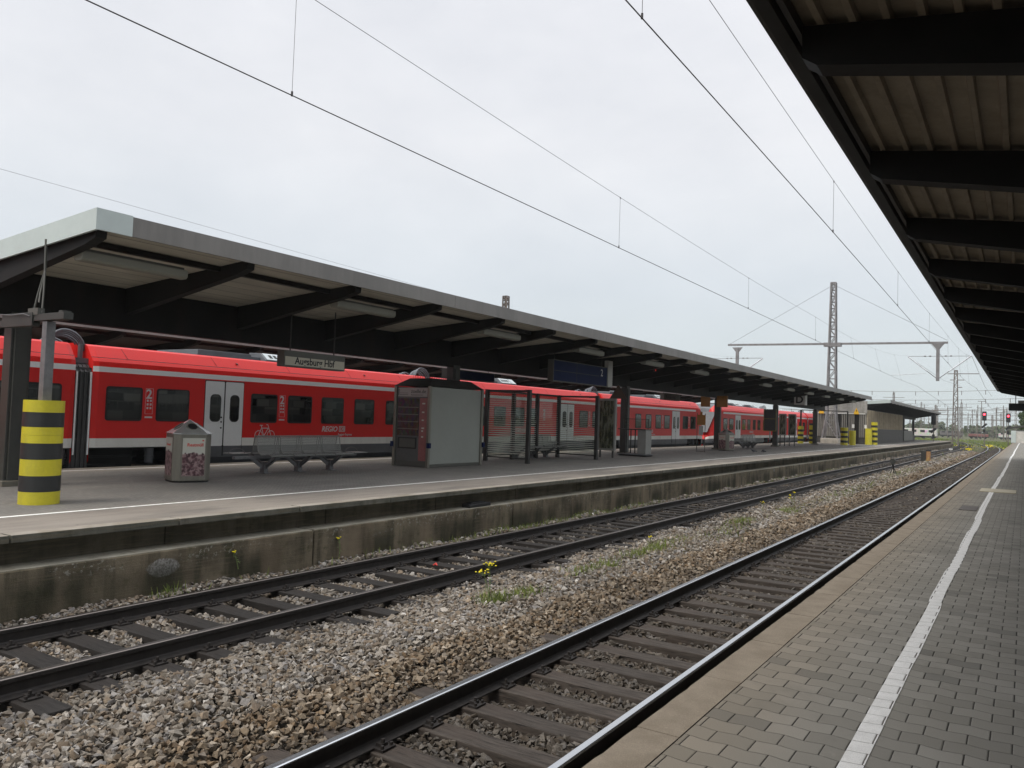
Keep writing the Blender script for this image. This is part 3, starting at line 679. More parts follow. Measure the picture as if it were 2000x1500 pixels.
# ------------------------------------------------------------ canopies
def canopy(xe, ya, yb, label, loc, nb_off, light_end=True, zof=0, lampy=(), colys=(), xc=None, name='platform_canopy', fm=None, wing=None, cm=None):
    """Butterfly roof: outer edge xe, valley girder 3.8 m further left."""
    xc = xc if xc is not None else xe-3.8; xf = xc-(wing or (xe-xc))
    t = thing(name, label, 'canopy', loc, 'platform canopies')
    fm = fm or M['fascia']
    zt = lambda x: 4.13-.078*(xe-xc)+.078*abs(x-xc)+zof
    m = MB()   # roof deck, thickness .08
    for a, b in ((xe-.04, xc), (xc, xf+.04)):
        za, zb = zt(a), zt(b)
        m.add([(a, ya+.03, za), (b, ya+.03, zb), (b, yb-.03, zb), (a, yb-.03, za), (a, ya+.03, za+.10), (b, ya+.03, zb+.10), (b, yb-.03, zb+.10), (a, yb-.03, za+.10)],
              [(0, 3, 2, 1), (4, 5, 6, 7), (0, 1, 5, 4), (1, 2, 6, 5), (2, 3, 7, 6), (3, 0, 4, 7)])
    m.build('roof_deck', cm or M['ceil'], t)
    for xx, s in ((xe, 1), (xf, -1)):
        m = MB(); y = ya+.55
        while y < yb-.1:
            y1 = min(y+2.62*3, yb)
            zz = zt(xx)-.08; m.box(min(xx, xx-s*.04), max(xx, xx-s*.04), y+.004, y1-.004, zz, zz+.29); y = y1
        m.build('fascia', fm, t)
    m = MB()   # end fascias
    for y_, in ((ya,),) if True else ():
        for a, b in ((xe+.012, xc), (xc, xf-.012)):
            za, zb = zt(a)-.09, zt(b)-.09
            m.add([(a, y_, za), (b, y_, zb), (b, y_, zb+.31), (a, y_, za+.31), (a, y_+.04, za), (b, y_+.04, zb), (b, y_+.04, zb+.31), (a, y_+.04, za+.31)],
                  [(0, 1, 2, 3), (7, 6, 5, 4), (0, 4, 5, 1), (3, 2, 6, 7), (1, 5, 6, 2), (0, 3, 7, 4)])
    m.box(xe-.03, xe+.012, ya+.04, ya+.545, 4.045+zof, 4.35+zof)
    m.build('end_fascia', M['alu'] if light_end else fm, t)
    m = MB()
    m.box(xf, xe, yb-.04, yb, 4.0+zof, 4.34+zof) if False else None
    # rafters
    proto = None; y = ya+.10; i = 0
    while y < yb:
        if proto is None:
            m = MB(); th = .16
            for s, x0 in ((1, xe), (-1, xf)):
                a = x0-s*.14; c = xc+s*.09; ta, tb = zt(a)-.003, zt(c)-.003
                poly = [(a, ta), (c, tb), (c, 3.34+zof), (a-s*.30, zt(a)-.234), (a-s*.02, zt(a)-.15)]
                if s < 0: poly = poly[::-1]
                m.prism(poly, y, y+th, axis='y')
            proto = m.build('rafter', M['beam'], t); o = proto
        else:
            o = proto.copy(); COL.objects.link(o); o.parent = t; o.location = (0, y-(ya+.10), 0)
        y += 2.62; i += 1
    m = MB(); m.box(xc-.10, xc+.10, ya+.35, yb-.35, 3.06+zof, zt(xc)-.002); m.build('girder', M['beam'], t)
    for xx in (xe-.9, xf+.9):
        m = MB(); m.box(xx-.05, xx+.05, ya+.3, yb-.3, zt(xx)-.09, zt(xx)-.005); m.build('purlin', M['beam'], t)
    for cy_ in colys:
        m = MB(); m.box(xc-.13, xc+.13, cy_, cy_+.34, .20, 3.118+zof); m.box(xc-.17, xc+.17, cy_+.05, cy_+.29, .2, 3.0+zof)
        m.build('column', M['col'], t, bevel=.01)
        m = MB(); m.box(xc-.24, xc+.24, cy_-.06, cy_+.40, .10, .215); m.build('column_base', M['footing'] if False else M['slabface'], t, bevel=.01)
    return t
c2 = canopy(-11.0, 6.10, 73.8, 'long dark butterfly roof of the island platform with grey fascia', (-14.8, 6.1, .12), 0, colys=(6.78, 19.4, 32.0, 44.6, 57.2, 69.9), wing=2.3)
# lamps under it
lp = None; n = 0
for k in range(13):
    y0 = 6.36+5.24*k; lab = 'long pale strip lamp under the island platform roof, %s' % (['nearest the white roof end', 'second from the white roof end', 'third from the white roof end', 'fourth from the white roof end', 'fifth from the white roof end', 'sixth from the white roof end'][k] if k < 6 else 'in the dark distance')
    if lp is None:
        t = thing('strip_lamp', lab, 'lamp', (-11.9, y0, 3.8), 'strip lamps under the island roof')
        MB().prism([(-12.02, 3.75), (-11.98, 3.715), (-11.82, 3.715), (-11.78, 3.75), (-11.78, 3.86), (-12.02, 3.86)], y0, y0+1.78).build('lamp_cover', M['lamp'], t, bevel=.012)
        MB().box(-11.99, -11.81, y0+.05, y0+1.72, 3.861, 3.90).build('lamp_housing', M['signgrey'], t); lp = t
    else: copy_tree(lp, delta=(0, 5.24*k, 0), label=lab)
# canopy of the platform beyond the train
c1 = canopy(-23.0, -2.0, 71.0, 'grey edged roof of the farther platform seen above the red train', (-26.8, -2, 0), 0, zof=-.27, light_end=False, cm=simple('brown_boards', (.085, .065, .055), .7, 0, .2, 3), colys=(4, 30, 56))
mb = MB(); mb.box(-30.5, -21.2, -8, 150, -1.1, .05); S('far_platform', mb, M['slabtop'])

# near canopy (camera stands under it)
t = thing('platform_canopy', 'dark roof with pale ribbed underside above the near platform', 'canopy', (1, 0, 0), 'platform canopies')
xe, xv, ya, yb = -1.5, 4.2, -6.0, 60.0
zr = lambda x: 4.43-.15*(x-xe-.1)
m = MB(); xx = xe+.06; poly = []
P = .2105; ribs = []
x = -1.42
while x < xv: ribs.append(x); x += P
for r_ in ribs: pass
bot = [(xe+.05, zr(xe+.05)+.055)]
for r_ in ribs: bot += [(r_-.034, zr(r_)+.055), (r_-.022, zr(r_)+.0), (r_+.022, zr(r_)+.0), (r_+.034, zr(r_)+.055)]
bot += [(xv, zr(xv)+.055)]
poly = bot+[(xv, zr(xv)+.10), (xe+.05, zr(xe+.05)+.10)]
nb = len(bot); vs = [(a, y_, b) for y_ in (ya, yb) for a, b in poly]; n = len(poly)
m.add(vs, [(i, n+i, n+(i+1) % n, (i+1) % n) for i in range(n)])
m.build('ribbed_roof', M['ceil_near'], t)
m = MB(); m.prism([(xe, 4.29), (xe+.03, 4.29), (xe+.10, 4.33), (xe+.115, 4.44), (xe+.035, 4.44), (xe+.035, 4.66), (xe, 4.66)], ya, yb); m.build('fascia', M['fascia_near'], t)
m = MB(); m.box(xe+.12, xe+.16, ya, yb-.05, 4.37, 4.465); m.build('edge_purlin', M['fascia_near'], t)
y = 5.66-2.93*3; proto = None; y00 = y
while y < yb-.2:
    if proto is None:
        m = MB(); a = -1.33; poly = [(a, zr(a)-.003), (xv-.02, zr(xv)-.003), (xv-.02, 3.02), (a+.10, 4.12), (a, 4.19)]
        m.prism(poly, y, y+.21); proto = m.build('rafter', M['beam'], t)
    else:
        o = proto.copy(); COL.objects.link(o); o.parent = t; o.location = (0, y-y00, 0)
    y += 2.93
m = MB(); m.box(xv, xv+.3, ya, yb, 2.95, 4.0); m.build('girder', M['beam'], t)
m = MB(); m.add([(xe, yb, 4.29), (xv, yb, 3.45), (xv, yb, 3.85), (xe, yb, 4.62), (xe, yb+.04, 4.29), (xv, yb+.04, 3.45), (xv, yb+.04, 3.85), (xe, yb+.04, 4.62)], [(0, 1, 2, 3), (7, 6, 5, 4), (0, 4, 5, 1), (3, 2, 6, 7), (1, 5, 6, 2), (0, 3, 7, 4)]); m.build('end_fascia', M['fascia_near'], t)
m = MB(); m.add([(xv+.3, ya, 3.7), (xv+5.5, ya, 4.4), (xv+5.5, yb, 4.4), (xv+.3, yb, 3.7), (xv+.3, ya, 3.8), (xv+5.5, ya, 4.5), (xv+5.5, yb, 4.5), (xv+.3, yb, 3.8)], [(0, 3, 2, 1), (4, 5, 6, 7), (0, 1, 5, 4), (1, 2, 6, 5), (2, 3, 7, 6), (3, 0, 4, 7)]); m.build('roof_deck', M['ceil_near'], t)
for cy_ in np.arange(2, 60, 11.7): MB().box(xv, xv+.3, cy_, cy_+.3, 0, 2.96).build('column', M['col'], t)
# hanging display at its far end
t = thing('hanging_display', 'black display box hanging under the far end of the near platform roof', 'display', (-.35, 54, 3.7))
MB().box(-.78, .8, 54, 54.35, 2.92, 3.34).build('display_box', M['inkblack'], t, bevel=.02)
MB().box(-.46, -.42, 54.1, 54.2, 3.34, 4.12).build('hanger', M['dark_metal'], t); MB().box(.4, .44, 54.1, 54.2, 3.34, 4.0).build('hanger', M['dark_metal'], t)
MB().box(-.33, .3, 54.03, 54.25, 3.342, 3.52).build('loudspeaker', M['greyleg'], t, bevel=.02)

# ------------------------------------------------------------ train
TX = -18.04; TC = -19.5
HALF = [(1.30, .02), (1.44, .24), (1.46, .262), (1.46, .56), (1.46, .565), (1.46, .77), (1.46, .775), (1.46, 2.315), (1.46, 2.32), (1.46, 2.44), (1.46, 2.445), (1.435, 2.56), (1.378, 2.642), (1.362, 2.648), (1.352, 2.664), (1.16, 2.915), (1.05, 2.96), (.5, 3.0)]
HM = [3, 3, 3, 2, 2, 2, 0, 0, 1, 1, 0, 0, 0, 4, 0, 0, 5]   # 0 red 1 stripe 2 lower white 3 skirt 4 seam 5 roof
prof = [(TC+a, b) for a, b in HALF]+[(TC-a, b) for a, b in HALF[::-1]]
PM = HM+[5]+HM[::-1]+[3]
TM = [M['red'], M['stripe'], M['lowwhite'], M['skirt'], M['seam'], M['roofgrey']]
def shell(t, secs, nostripe=(), open_=()):
    m = MB(); n = len(prof); vs = []
    for (y, sx, sz, zo, tl) in secs:
        for a, b in prof:
            h = (b-.24)/2.7; z = .24+(b-.24)*sz+zo
            if b < .24: z = b
            vs.append((TC+(a-TC)*sx, y+tl*max(0, h), z))
    b0 = len(m.v); m.v += vs
    for j in range(len(secs)-1):
        for i in range(n):
            if j in open_ and PM[i] == 3: continue
            m.f.append([b0+k for k in (j*n+i, j*n+(i+1) % n, (j+1)*n+(i+1) % n, (j+1)*n+i)])
            q = PM[i]
            if j in nostripe and q == 1: q = 0
            m.mi.append(q); m.sm.append(False)
    m.f += [[b0+i for i in range(n)], [b0+(len(secs)-1)*n+i for i in range(n)][::-1]]; m.mi += [0, 0]; m.sm += [False]*2
    return m.build('car_body', TM, t)
def car(t, y0, y1, c0, c1): shell(t, [(y0, .965, 1, 0, 0), (y0+.12, 1, 1, 0, 0), (y0+c0, 1, 1, 0, 0), (y1-c1, 1, 1, 0, 0), (y1-.12, 1, 1, 0, 0), (y1, .965, 1, 0, 0)], open_=(0, 1, 3, 4))
def bellows(t, y0, y1):
    m = MB(); n = 7
    for k in range(n):
        a = y0+(y1-y0)*k/n; b = a+(y1-y0)/n*.78; s = 1.40-.02*(k % 2)
        pts = [(TC-s, .0), (TC-s, 2.3), (TC-s+.12, 2.46), (TC-s+.3, 2.52), (TC+s-.3, 2.52), (TC+s-.12, 2.46), (TC+s, 2.3), (TC+s, .0)]
        m.prism(pts, a, b)
    m.box(TC-1.36, TC+1.36, y0-.03, y1+.03, -.1, 2.4); o = m.build('bellows', M['bellows'], t)
    m = MB()
    for yy in (y0-.0, y1-.03):
        m.box(TX-.055, TX-.03, yy, yy+.03, .4, 2.3)
    m.build('bellows_frame', M['stripe'], o)
    m = MB()
    for k, dx in enumerate((0, .09, .18, .30, .40, .9, 1.05)):
        x = TX-.50-dx*1.0; pts = []
        for q in range(13):
            a = PI*q/12; pts.append((x+.03*math.sin(3*a), (y0+y1)/2-.42*math.cos(a)-.22+.09*k*.3, 2.80+.46*math.sin(a)-.03*k))
        m.tube(pts, .028, 6)
    m.build('jumper_cables', M['roofgrey'], t)
    m = MB(); m.box(TC-.9, TC+1.2, y0-.05, y1+.05, 2.50, 2.62); m.box(TC+.95, TC+1.05, y0+.25, y0+.32, 2.6, 2.95); m.build('roof_coupler', M['roofgrey'], t)
def window(t, y0, y1, z0=1.22, z1=1.97, frames=None):
    m = MB(); m.prism(rrect(y0-.03, y1+.03, z0-.03, z1+.03, .07), TX-.02, TX+.008, axis='x'); f = m.build('window', M['rubber'], t)
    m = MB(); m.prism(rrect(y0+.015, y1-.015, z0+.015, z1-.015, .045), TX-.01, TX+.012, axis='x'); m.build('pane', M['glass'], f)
def door(t, y0, y1):
    mid = (y0+y1)/2
    m = MB(); m.box(TX-.03, TX+.004, y0-.02, y1+.02, .30, 2.29); m.build('door_frame', M['rubber'], t)
    for a, b in ((y0, mid-.022), (mid+.022, y1)):
        m = MB(); m.prism(rrect(a, b, .56, 2.27, .03, 3), TX-.02, TX+.014, axis='x'); m.prism(rrect(a, b, .28, .555, .02, 2), TX-.02, TX+.013, mi=1, axis='x')
        d = m.build('door', [M['door'], M['skirt']], t)
        wy0, wy1 = a+(b-a)*.26, b-(b-a)*.16 if a < mid-.1 and a == y0 else b-(b-a)*.22
        m = MB(); m.prism(rrect(wy0, wy1, 1.20, 1.93, .12), TX-.02, TX+.020, axis='x'); m.build('door_window', M['rubber'], d)
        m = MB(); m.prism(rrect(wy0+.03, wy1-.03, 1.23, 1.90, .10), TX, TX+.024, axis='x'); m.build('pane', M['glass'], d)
    m = MB()
    for z in (1.32, 1.20, 1.04): m.tube([(TX+.01, mid-.09, z), (TX+.03, mid-.09, z)], .022, 8)
    m.build('door_button', M['rubber'], t)
def two(t, y, z=1.965):
    text('2', .32, (TX+.004, y-.02, z-.22), *YZ, 'class_number', M['letter'], t, bold=.006)
    m = MB()
    fr = .006
    for (a, b, c, d) in ((y-.03, y+.17, z-.60, z-.594), (y-.03, y+.17, z+.02, z+.026), (y-.03, y-.024, z-.6, z+.02), (y+.164, y+.17, z-.6, z+.02)):
        m.box(TX-.01, TX+.003, a, b, c, d)
    for i in range(3):
        for j in range(2): m.box(TX-.01, TX+.004, y+.01+.08*j, y+.055+.08*j, z-.30-.09*i, z-.25-.09*i)
    m.box(TX-.01, TX+.004, y-.03, y+.17, z-.70, z-.66); m.build('pictogram', M['letter'], t)
def regio(t, y):
    text('REGIO', .225, (TX+.004, y, .955), *YZ, 'lettering', M['letter'], t, shear=.25, bold=.004)
    m = MB(); a, b, c, d = y+.74, y+1.0, .95, 1.12
    for (p, q, r_, s) in ((a, b, c, c+.018), (a, b, d-.018, d), (a, a+.02, c+.018, d-.018), (b-.02, b, c+.018, d-.018)): m.box(TX-.01, TX+.004, p, q, r_, s)
    m.build('emblem_frame', M['letter'], t); text('DB', .155, (TX+.004, y+.775, .982), *YZ, 'lettering', M['letter'], t)
    text('Fugger-Express', .10, (TX+.004, y+.70, .83), *YZ, 'lettering', M['letter'], t)
def roofbox(t, y0, y1, louvre=True):
    m = MB(); m.box(TC-1.0, TX-.62, y0, y0+(y1-y0)*.45, 2.96, 3.13); m.box(TC-.9, TX-.7, y0+(y1-y0)*.46, y1, 2.96, 3.08)
    m.prism([(TX-.45, 2.93), (TX-.45, 3.00), (TX-.72, 3.20), (TX-1.2, 3.22), (TX-1.2, 2.93)], y0+(y1-y0)*.55, y1)
    o = m.build('roof_unit', M['roofgrey'], t, bevel=.01)
    m = MB(); ys0 = y0+(y1-y0)*.56
    def sl(y_a, y_b, u0, u1, dz, mi):
        pa = lambda u: (TX-.45-.27*u+.006, 3.00+.20*u+dz)
        (xa, za), (xb, zb) = pa(u0), pa(u1); m.add([(xa, y_a, za), (xa, y_b, za), (xb, y_b, zb), (xb, y_a, zb)], [(0, 1, 2, 3)], mi)
    L_ = y1-ys0; sl(ys0+.02, ys0+L_*.66, .05, .98, .008, 0); sl(ys0+L_*.70, y1-.02, .05, .98, .008, 0)
    for k in range(5): sl(ys0+L_*(.10+.10*k), ys0+L_*(.165+.10*k), .25, .75, .012, 1)
    m.build('roof_panel', [M['rooflight'], M['rubber']], o)
def under(t, ys_):
    for yb_ in ys_:
        m = MB(); m.box(TX-.45, TX-.25, yb_-1.3, yb_+1.3, -.35, -.05)
        for w_y in (yb_-.9, yb_+.9): m.tube([(TX-.80, w_y, -.28), (TX-.66, w_y, -.28)], .42, 20)
        m.box(TX-2.4, TX-.5, yb_-1.6, yb_+1.6, -.3, .5); bo = m.build('bogie', M['bogie'], t)
        for q in (-.28, 1.9):
            m = MB(); m.tube([(TX-.25, yb_+q, .16), (TX-.25, yb_+q, .52)], .10, 12); m.tube([(TX-.25, yb_+q, .30), (TX-.25, yb_+q, .33)], .12, 12); m.build('air_spring', M['skirt'], bo)
        m = MB(); m.tube([(TX-.2, yb_-1.2, .20), (TX-.2, yb_+1.0, .12)], .04, 6); m.tube([(TX-.2, yb_-1.4, .34), (TX-.2, yb_+1.5, .34)], .03, 6); m.build('damper', M['rubber'], bo)
def train(label, y_lo, ends, gang, win, doors, twos, regios, rboxes, bogies):
    t = thing('regional_train', label, 'train', (TC, y_lo, -.7), 'red regional trains')
    for y0, y1 in gang: bellows(t, y0, y1)
    for a, b in win: window(t, a, b)
    for a, b in doors: door(t, a, b)
    for y in twos: two(t, y)
    for y in regios: regio(t, y)
    for a, b in rboxes: roofbox(t, a, b)
    under(t, bogies)
    m = MB()
    for k in range(int((ends-y_lo)/1.27)):
        y = y_lo+.6+k*1.27
        if not any(g[0]-.2 < y < g[1]+.2 for g in gang) and y < 49.5 or y > 57: m.box(TX-.17, TX-.168, y, y+.006, 2.67, 2.9) if False else None
    return t
G1 = [(9.78, 10.14), (22.62, 23.0), (36.42, 36.78)]
t1 = train('front red regional train unit with white doors standing at the island platform', -6, 53, G1,
           [(6.2, 7.2), (7.55, 8.35), (8.62, 9.42), (10.50, 11.36), (11.79, 12.65), (14.65, 15.52), (15.97, 16.84), (17.29, 18.17), (18.71, 19.57), (20.2, 21.06), (21.4, 22.1),
            (23.6, 24.4), (25.1, 25.95), (26.7, 27.5), (28.12, 28.95), (29.4, 30.2), (34.03, 34.87), (35.4, 36.1), (37.4, 38.2), (38.9, 39.7), (40.6, 41.34), (42.03, 42.8), (43.46, 44.25), (44.8, 45.6), (47.85, 48.72), (49.22, 50.15)],
           [(13.15, 14.35), (32.17, 33.44), (46.02, 47.28)], [11.5, 15.66, 30.6, 35.0, 44.45, 48.87], [17.3, 28.1, 42.1], [(13.3, 17.2), (26.4, 29.0), (38.6, 40.6), (43.2, 46.0)], [9.9, 22.8, 36.6, 50.6])
cs = [-6]+[g for ab in G1 for g in ab]
car(t1, -6, 9.76, 1, 2.0); car(t1, 10.16, 22.6, 2.1, 1.7); car(t1, 23.02, 36.4, 1.7, 1.7)
shell(t1, [(36.80, .965, 1, 0, 0), (36.92, 1, 1, 0, 0), (38.5, 1, 1, 0, 0), (48.7, 1, 1, 0, 0), (50.15, 1, 1, 0, 0), (50.6, 1, 1, 0, 0), (51.4, .97, .985, 0, -.25), (52.2, .86, .95, 0, -.75), (52.75, .70, .88, 0, -1.15), (52.95, .55, .70, 0, -1.25)], nostripe=(4, 5, 6, 7, 8), open_=(0, 1, 3, 4, 5))
# bicycle pictogram
m = MB(); yb_, zb_ = 14.86, .84
for cyc in (yb_+.0+.07, yb_+.50):
    pts = [(TX+.006, cyc+.13*math.cos(a), zb_+.13*math.sin(a)) for a in np.linspace(0, 2*PI, 25)]; m.tube(pts, .008, 4, cap=False)
A = lambda y, z: (TX+.006, yb_+y, zb_+z)
for a, b in ((A(.07, 0), A(.16, .20)), (A(.16, .20), A(.40, .20)), (A(.07, 0), A(.25, -.02)), (A(.25, -.02), A(.15, .27)), (A(.25, -.02), A(.40, .20)), (A(.50, 0), A(.38, .30)), (A(.38, .30), A(.33, .30)), (A(.10, .28), A(.20, .28))): m.tube([a, b], .010, 4)
m.build('bicycle_pictogram', M['letter'], t1)
for tt, a, b in ((t1, -5, 49.8),):
    m = MB()
    for k in range(22):
        y = a+.9+2.52*k
        if any(g[0]-.3 < y < g[1]+.3 for g in G1) or y > b: continue
        m.add([(TX-.104, y, 2.670), (TX-.104, y+.012, 2.670), (TX-.296, y-.06, 2.912), (TX-.296, y-.072, 2.912)], [(0, 1, 2, 3)])
        if k % 2: m.tube([(TX-.19, y+.7, 2.79), (TX-.185, y+.7, 2.80)], .035, 10)
    m.build('roof_seams', M['seam'], tt)
# rear unit
t2 = train('second red regional train unit farther along the island platform', 53.5, 100, [(68.2, 68.6), (82, 82.4)],
           [(55.84, 56.72), (57.22, 58.15), (60.36, 61.15), (61.7, 62.47), (63.2, 63.92), (64.5, 65.24), (66.1, 66.9), (69.6, 70.4), (71.3, 72.1), (73, 73.8), (74.7, 75.5), (78.5, 79.3), (80, 80.8)],
           [(58.62, 59.93), (76.3, 77.6)], [56.85, 61.3], [62.3], [(58, 62), (63, 66)], [55.6, 68.4, 82.2])
shell(t2, [(53.70, .55, .70, 0, 1.25), (53.9, .70, .88, 0, 1.15), (54.4, .86, .95, 0, .75), (55.1, .97, .985, 0, .25), (55.8, 1, 1, 0, 0), (57.6, 1, 1, 0, 0), (66.5, 1, 1, 0, 0), (68.05, 1, 1, 0, 0), (68.17, .965, 1, 0, 0)], nostripe=(0, 1, 2, 3), open_=(3, 4, 6, 7)); car(t2, 68.63, 81.97, 1.6, 1.6); car(t2, 82.43, 98, 1.6, 2)
m = MB(); q = [(TC-.90, 53.98, .98), (TC+.95, 53.98, .98), (TC+1.22, 54.92, 2.42), (TC-1.1, 54.92, 2.42)]
m.add([(x, y-.10, z) for x, y, z in q]+[(x, y-.02, z) for x, y, z in q], [(0, 1, 2, 3), (7, 6, 5, 4), (0, 4, 5, 1), (3, 2, 6, 7), (1, 5, 6, 2), (0, 3, 7, 4)])
m.build('front_windscreen', simple('windscreen_sheen', (.055, .06, .07), .3), t2)

# ------------------------------------------------------------ island platform furniture
def ring(mb, cx, cy_, z0, z1, r, mi, n=40, bulge=0):
    mb.tube([(cx, cy_, z0), (cx, cy_, z1)], r, n, mi)
def striped(cx, cy_, z0, r, bands, label, plain_=False, extra=None):
    t = thing('impact_sleeve', label, 'protective sleeve', (cx, cy_, z0), 'yellow and black impact sleeves')
    z = z0
    m = MB(); my = MB()
    for i, (h, c) in enumerate(bands):
        (my if c == 'y' else m).tube([(cx, cy_, z+.001), (cx, cy_, z+h-.001)], r if c == 'y' else r+.002, 40); z += h
    my.build('yellow_band', M['yellow'], t, bevel=0)
    if m.v: m.build('black_band', M['black'], t)
    return t
NB = [(.185, 'y'), (.225, 'b'), (.235, 'y'), (.23, 'b'), (.115, 'y'), (.118, 'y'), (.21, 'b'), (.175, 'y')]
striped(-11.98, 6.04, .12, .265, NB, 'big yellow and black banded foam sleeve nearest the camera')
# steel post standing in the sleeve with a cable bracket on top
t = thing('cable_post', 'grey steel post rising out of the nearest striped sleeve with a cable bracket on top', 'post', (-11.9, 6.05, 1.6))
m = MB(); m.box(-12.03, -11.90, 5.97, 6.10, 1.5, 2.76); m.build('post', M['galv'], t, bevel=.006)
m = MB(); m.box(-14.6, -12.85, 5.99, 6.09, 2.72, 2.82); m.box(-13.15, -12.25, 5.93, 6.05, 2.70, 2.90); m.box(-12.25, -11.42, 5.95, 6.09, 2.77, 2.87); m.box(-11.60, -11.50, 5.97, 6.1, 2.79, 2.90)
m.build('bracket_beam', M['col'], t, bevel=.004)
m = MB(); m.tube([(-13.6, 5.90, 2.97), (-13.2, 5.90, 2.90), (-12.8, 5.90, 2.87), (-12.45, 5.90, 2.88), (-12.30, 5.92, 2.84)], .008, 6); m.build('cable', M['galv'], t)
m = MB(); m.tube([(-12.32, 6.1, 4.02), (-12.30, 6.1, 3.55)], .018, 6); m.tube([(-12.30, 6.1, 3.55), (-12.36, 6.05, 3.2), (-12.38, 6.0, 2.86)], .014, 6); m.tube([(-12.30, 6.1, 3.55), (-12.20, 6.05, 3.2), (-12.12, 6.0, 2.88)], .014, 6); m.tube([(-12.30, 6.1, 3.5), (-12.30, 6.05, 3.2), (-12.22, 6.0, 3.05)], .012, 6)
m.box(-12.40, -12.12, 5.94, 6.04, 2.86, 2.96); m.build('hanging_cable', M['signgrey'], t)

def bin_(cx, cy_, label, rot=-19):
    t = thing('litter_bin', label, 'litter bin', (cx, cy_, .12), 'stainless steel litter bins'); z0 = .12
    x0, x1, y0, y1 = cx-.36, cx+.36, cy_-.36, cy_+.36; c = .12
    def octo(z, s=1.0): return [(cx+(a-cx)*s, cy_+(b-cy_)*s) for a, b in ((x0+c, y0), (x1-c, y0), (x1, y0+c), (x1, y1-c), (x1-c, y1), (x0+c, y1), (x0, y1-c), (x0, y0+c))]
    m = MB(); m.prism(octo(0), z0+.03, z0+.93, axis='z'); m.build('bin_body', M['stainless'], t, bevel=.012)
    m = MB(); m.prism(octo(0, .94), z0, z0+.03, axis='z'); m.build('plinth', M['rubber'], t)
    m = MB(); o = octo(0, 1.03); n = 8; ap = (cx, cy_, z0+1.22)
    base = [(a, b, z0+.935) for a, b in o]; base2 = [(a, b, z0+.945) for a, b in o]
    m.add(base+base2, [tuple(range(8))[::-1]]+[(i, (i+1) % 8, 8+(i+1) % 8, 8+i) for i in range(8)])
    m.add(base2+[ap], [(i, (i+1) % 8, 8) for i in range(8)]); lid = m.build('lid', M['stainless_l'], t)
    for sx, sy_ in ((1, 0), (0, -1), (-1, 0), (0, 1)):     # throw-in holes with rims on the four slopes
        nrm = Vector((sx*.275, sy_*.275, .371)).normalized(); up = Vector((-sx*.371, -sy_*.371, .275)).normalized(); side = nrm.cross(up)
        cpt = Vector((cx+sx*.20, cy_+sy_*.20, z0+.945+.275*(1-.20/.371)+.004))
        m = MB(); ri = [cpt+side*.095*math.cos(a)+up*.10*math.sin(a)+nrm*.004 for a in np.linspace(0, 2*PI, 25)[:-1]]
        m.add(ri, [tuple(range(24))]); m.build('opening', M['rubber'], lid)
        m = MB(); m.tube([p+nrm*.003 for p in ri]+[ri[0]+nrm*.003, ri[1]+nrm*.003], .010, 6, cap=False); m.build('opening_rim', M['stainless'], lid)
    m = MB(); m.box(x1-.002, x1+.006, y0+c+.03, y1-c-.03, z0+.13, z0+.86); p = m.build('poster', M['poster'], t)
    m = MB(); m.box(x0+c+.03, x1-c-.03, y0-.006, y0+.002, z0+.13, z0+.86); p2 = m.build('poster', M['poster'], t)
    text('Restmüll', .088, (x1+.008, cy_-.13, z0+.70), *YZ, 'lettering', M['redink'], t, extr=.001, bold=.002)
    text('Restmüll', .07, (cx-.13, y0-.008, z0+.70), *XZ, 'lettering', M['redink'], t, extr=.001)
    m = MB(); m.box(x1+.006, x1+.008, cy_+.15, cy_+.185, z0+.80, z0+.825); m.build('emblem', M['redink'], t)
    t.rotation_euler = (0, 0, R(rot)); return t
bin_(-13.85, 9.77, 'square stainless litter bin with pyramid lid and purple poster nearest the camera')
bin_(-13.90, 43.6, 'small distant litter bin with pyramid lid beside the far bench')

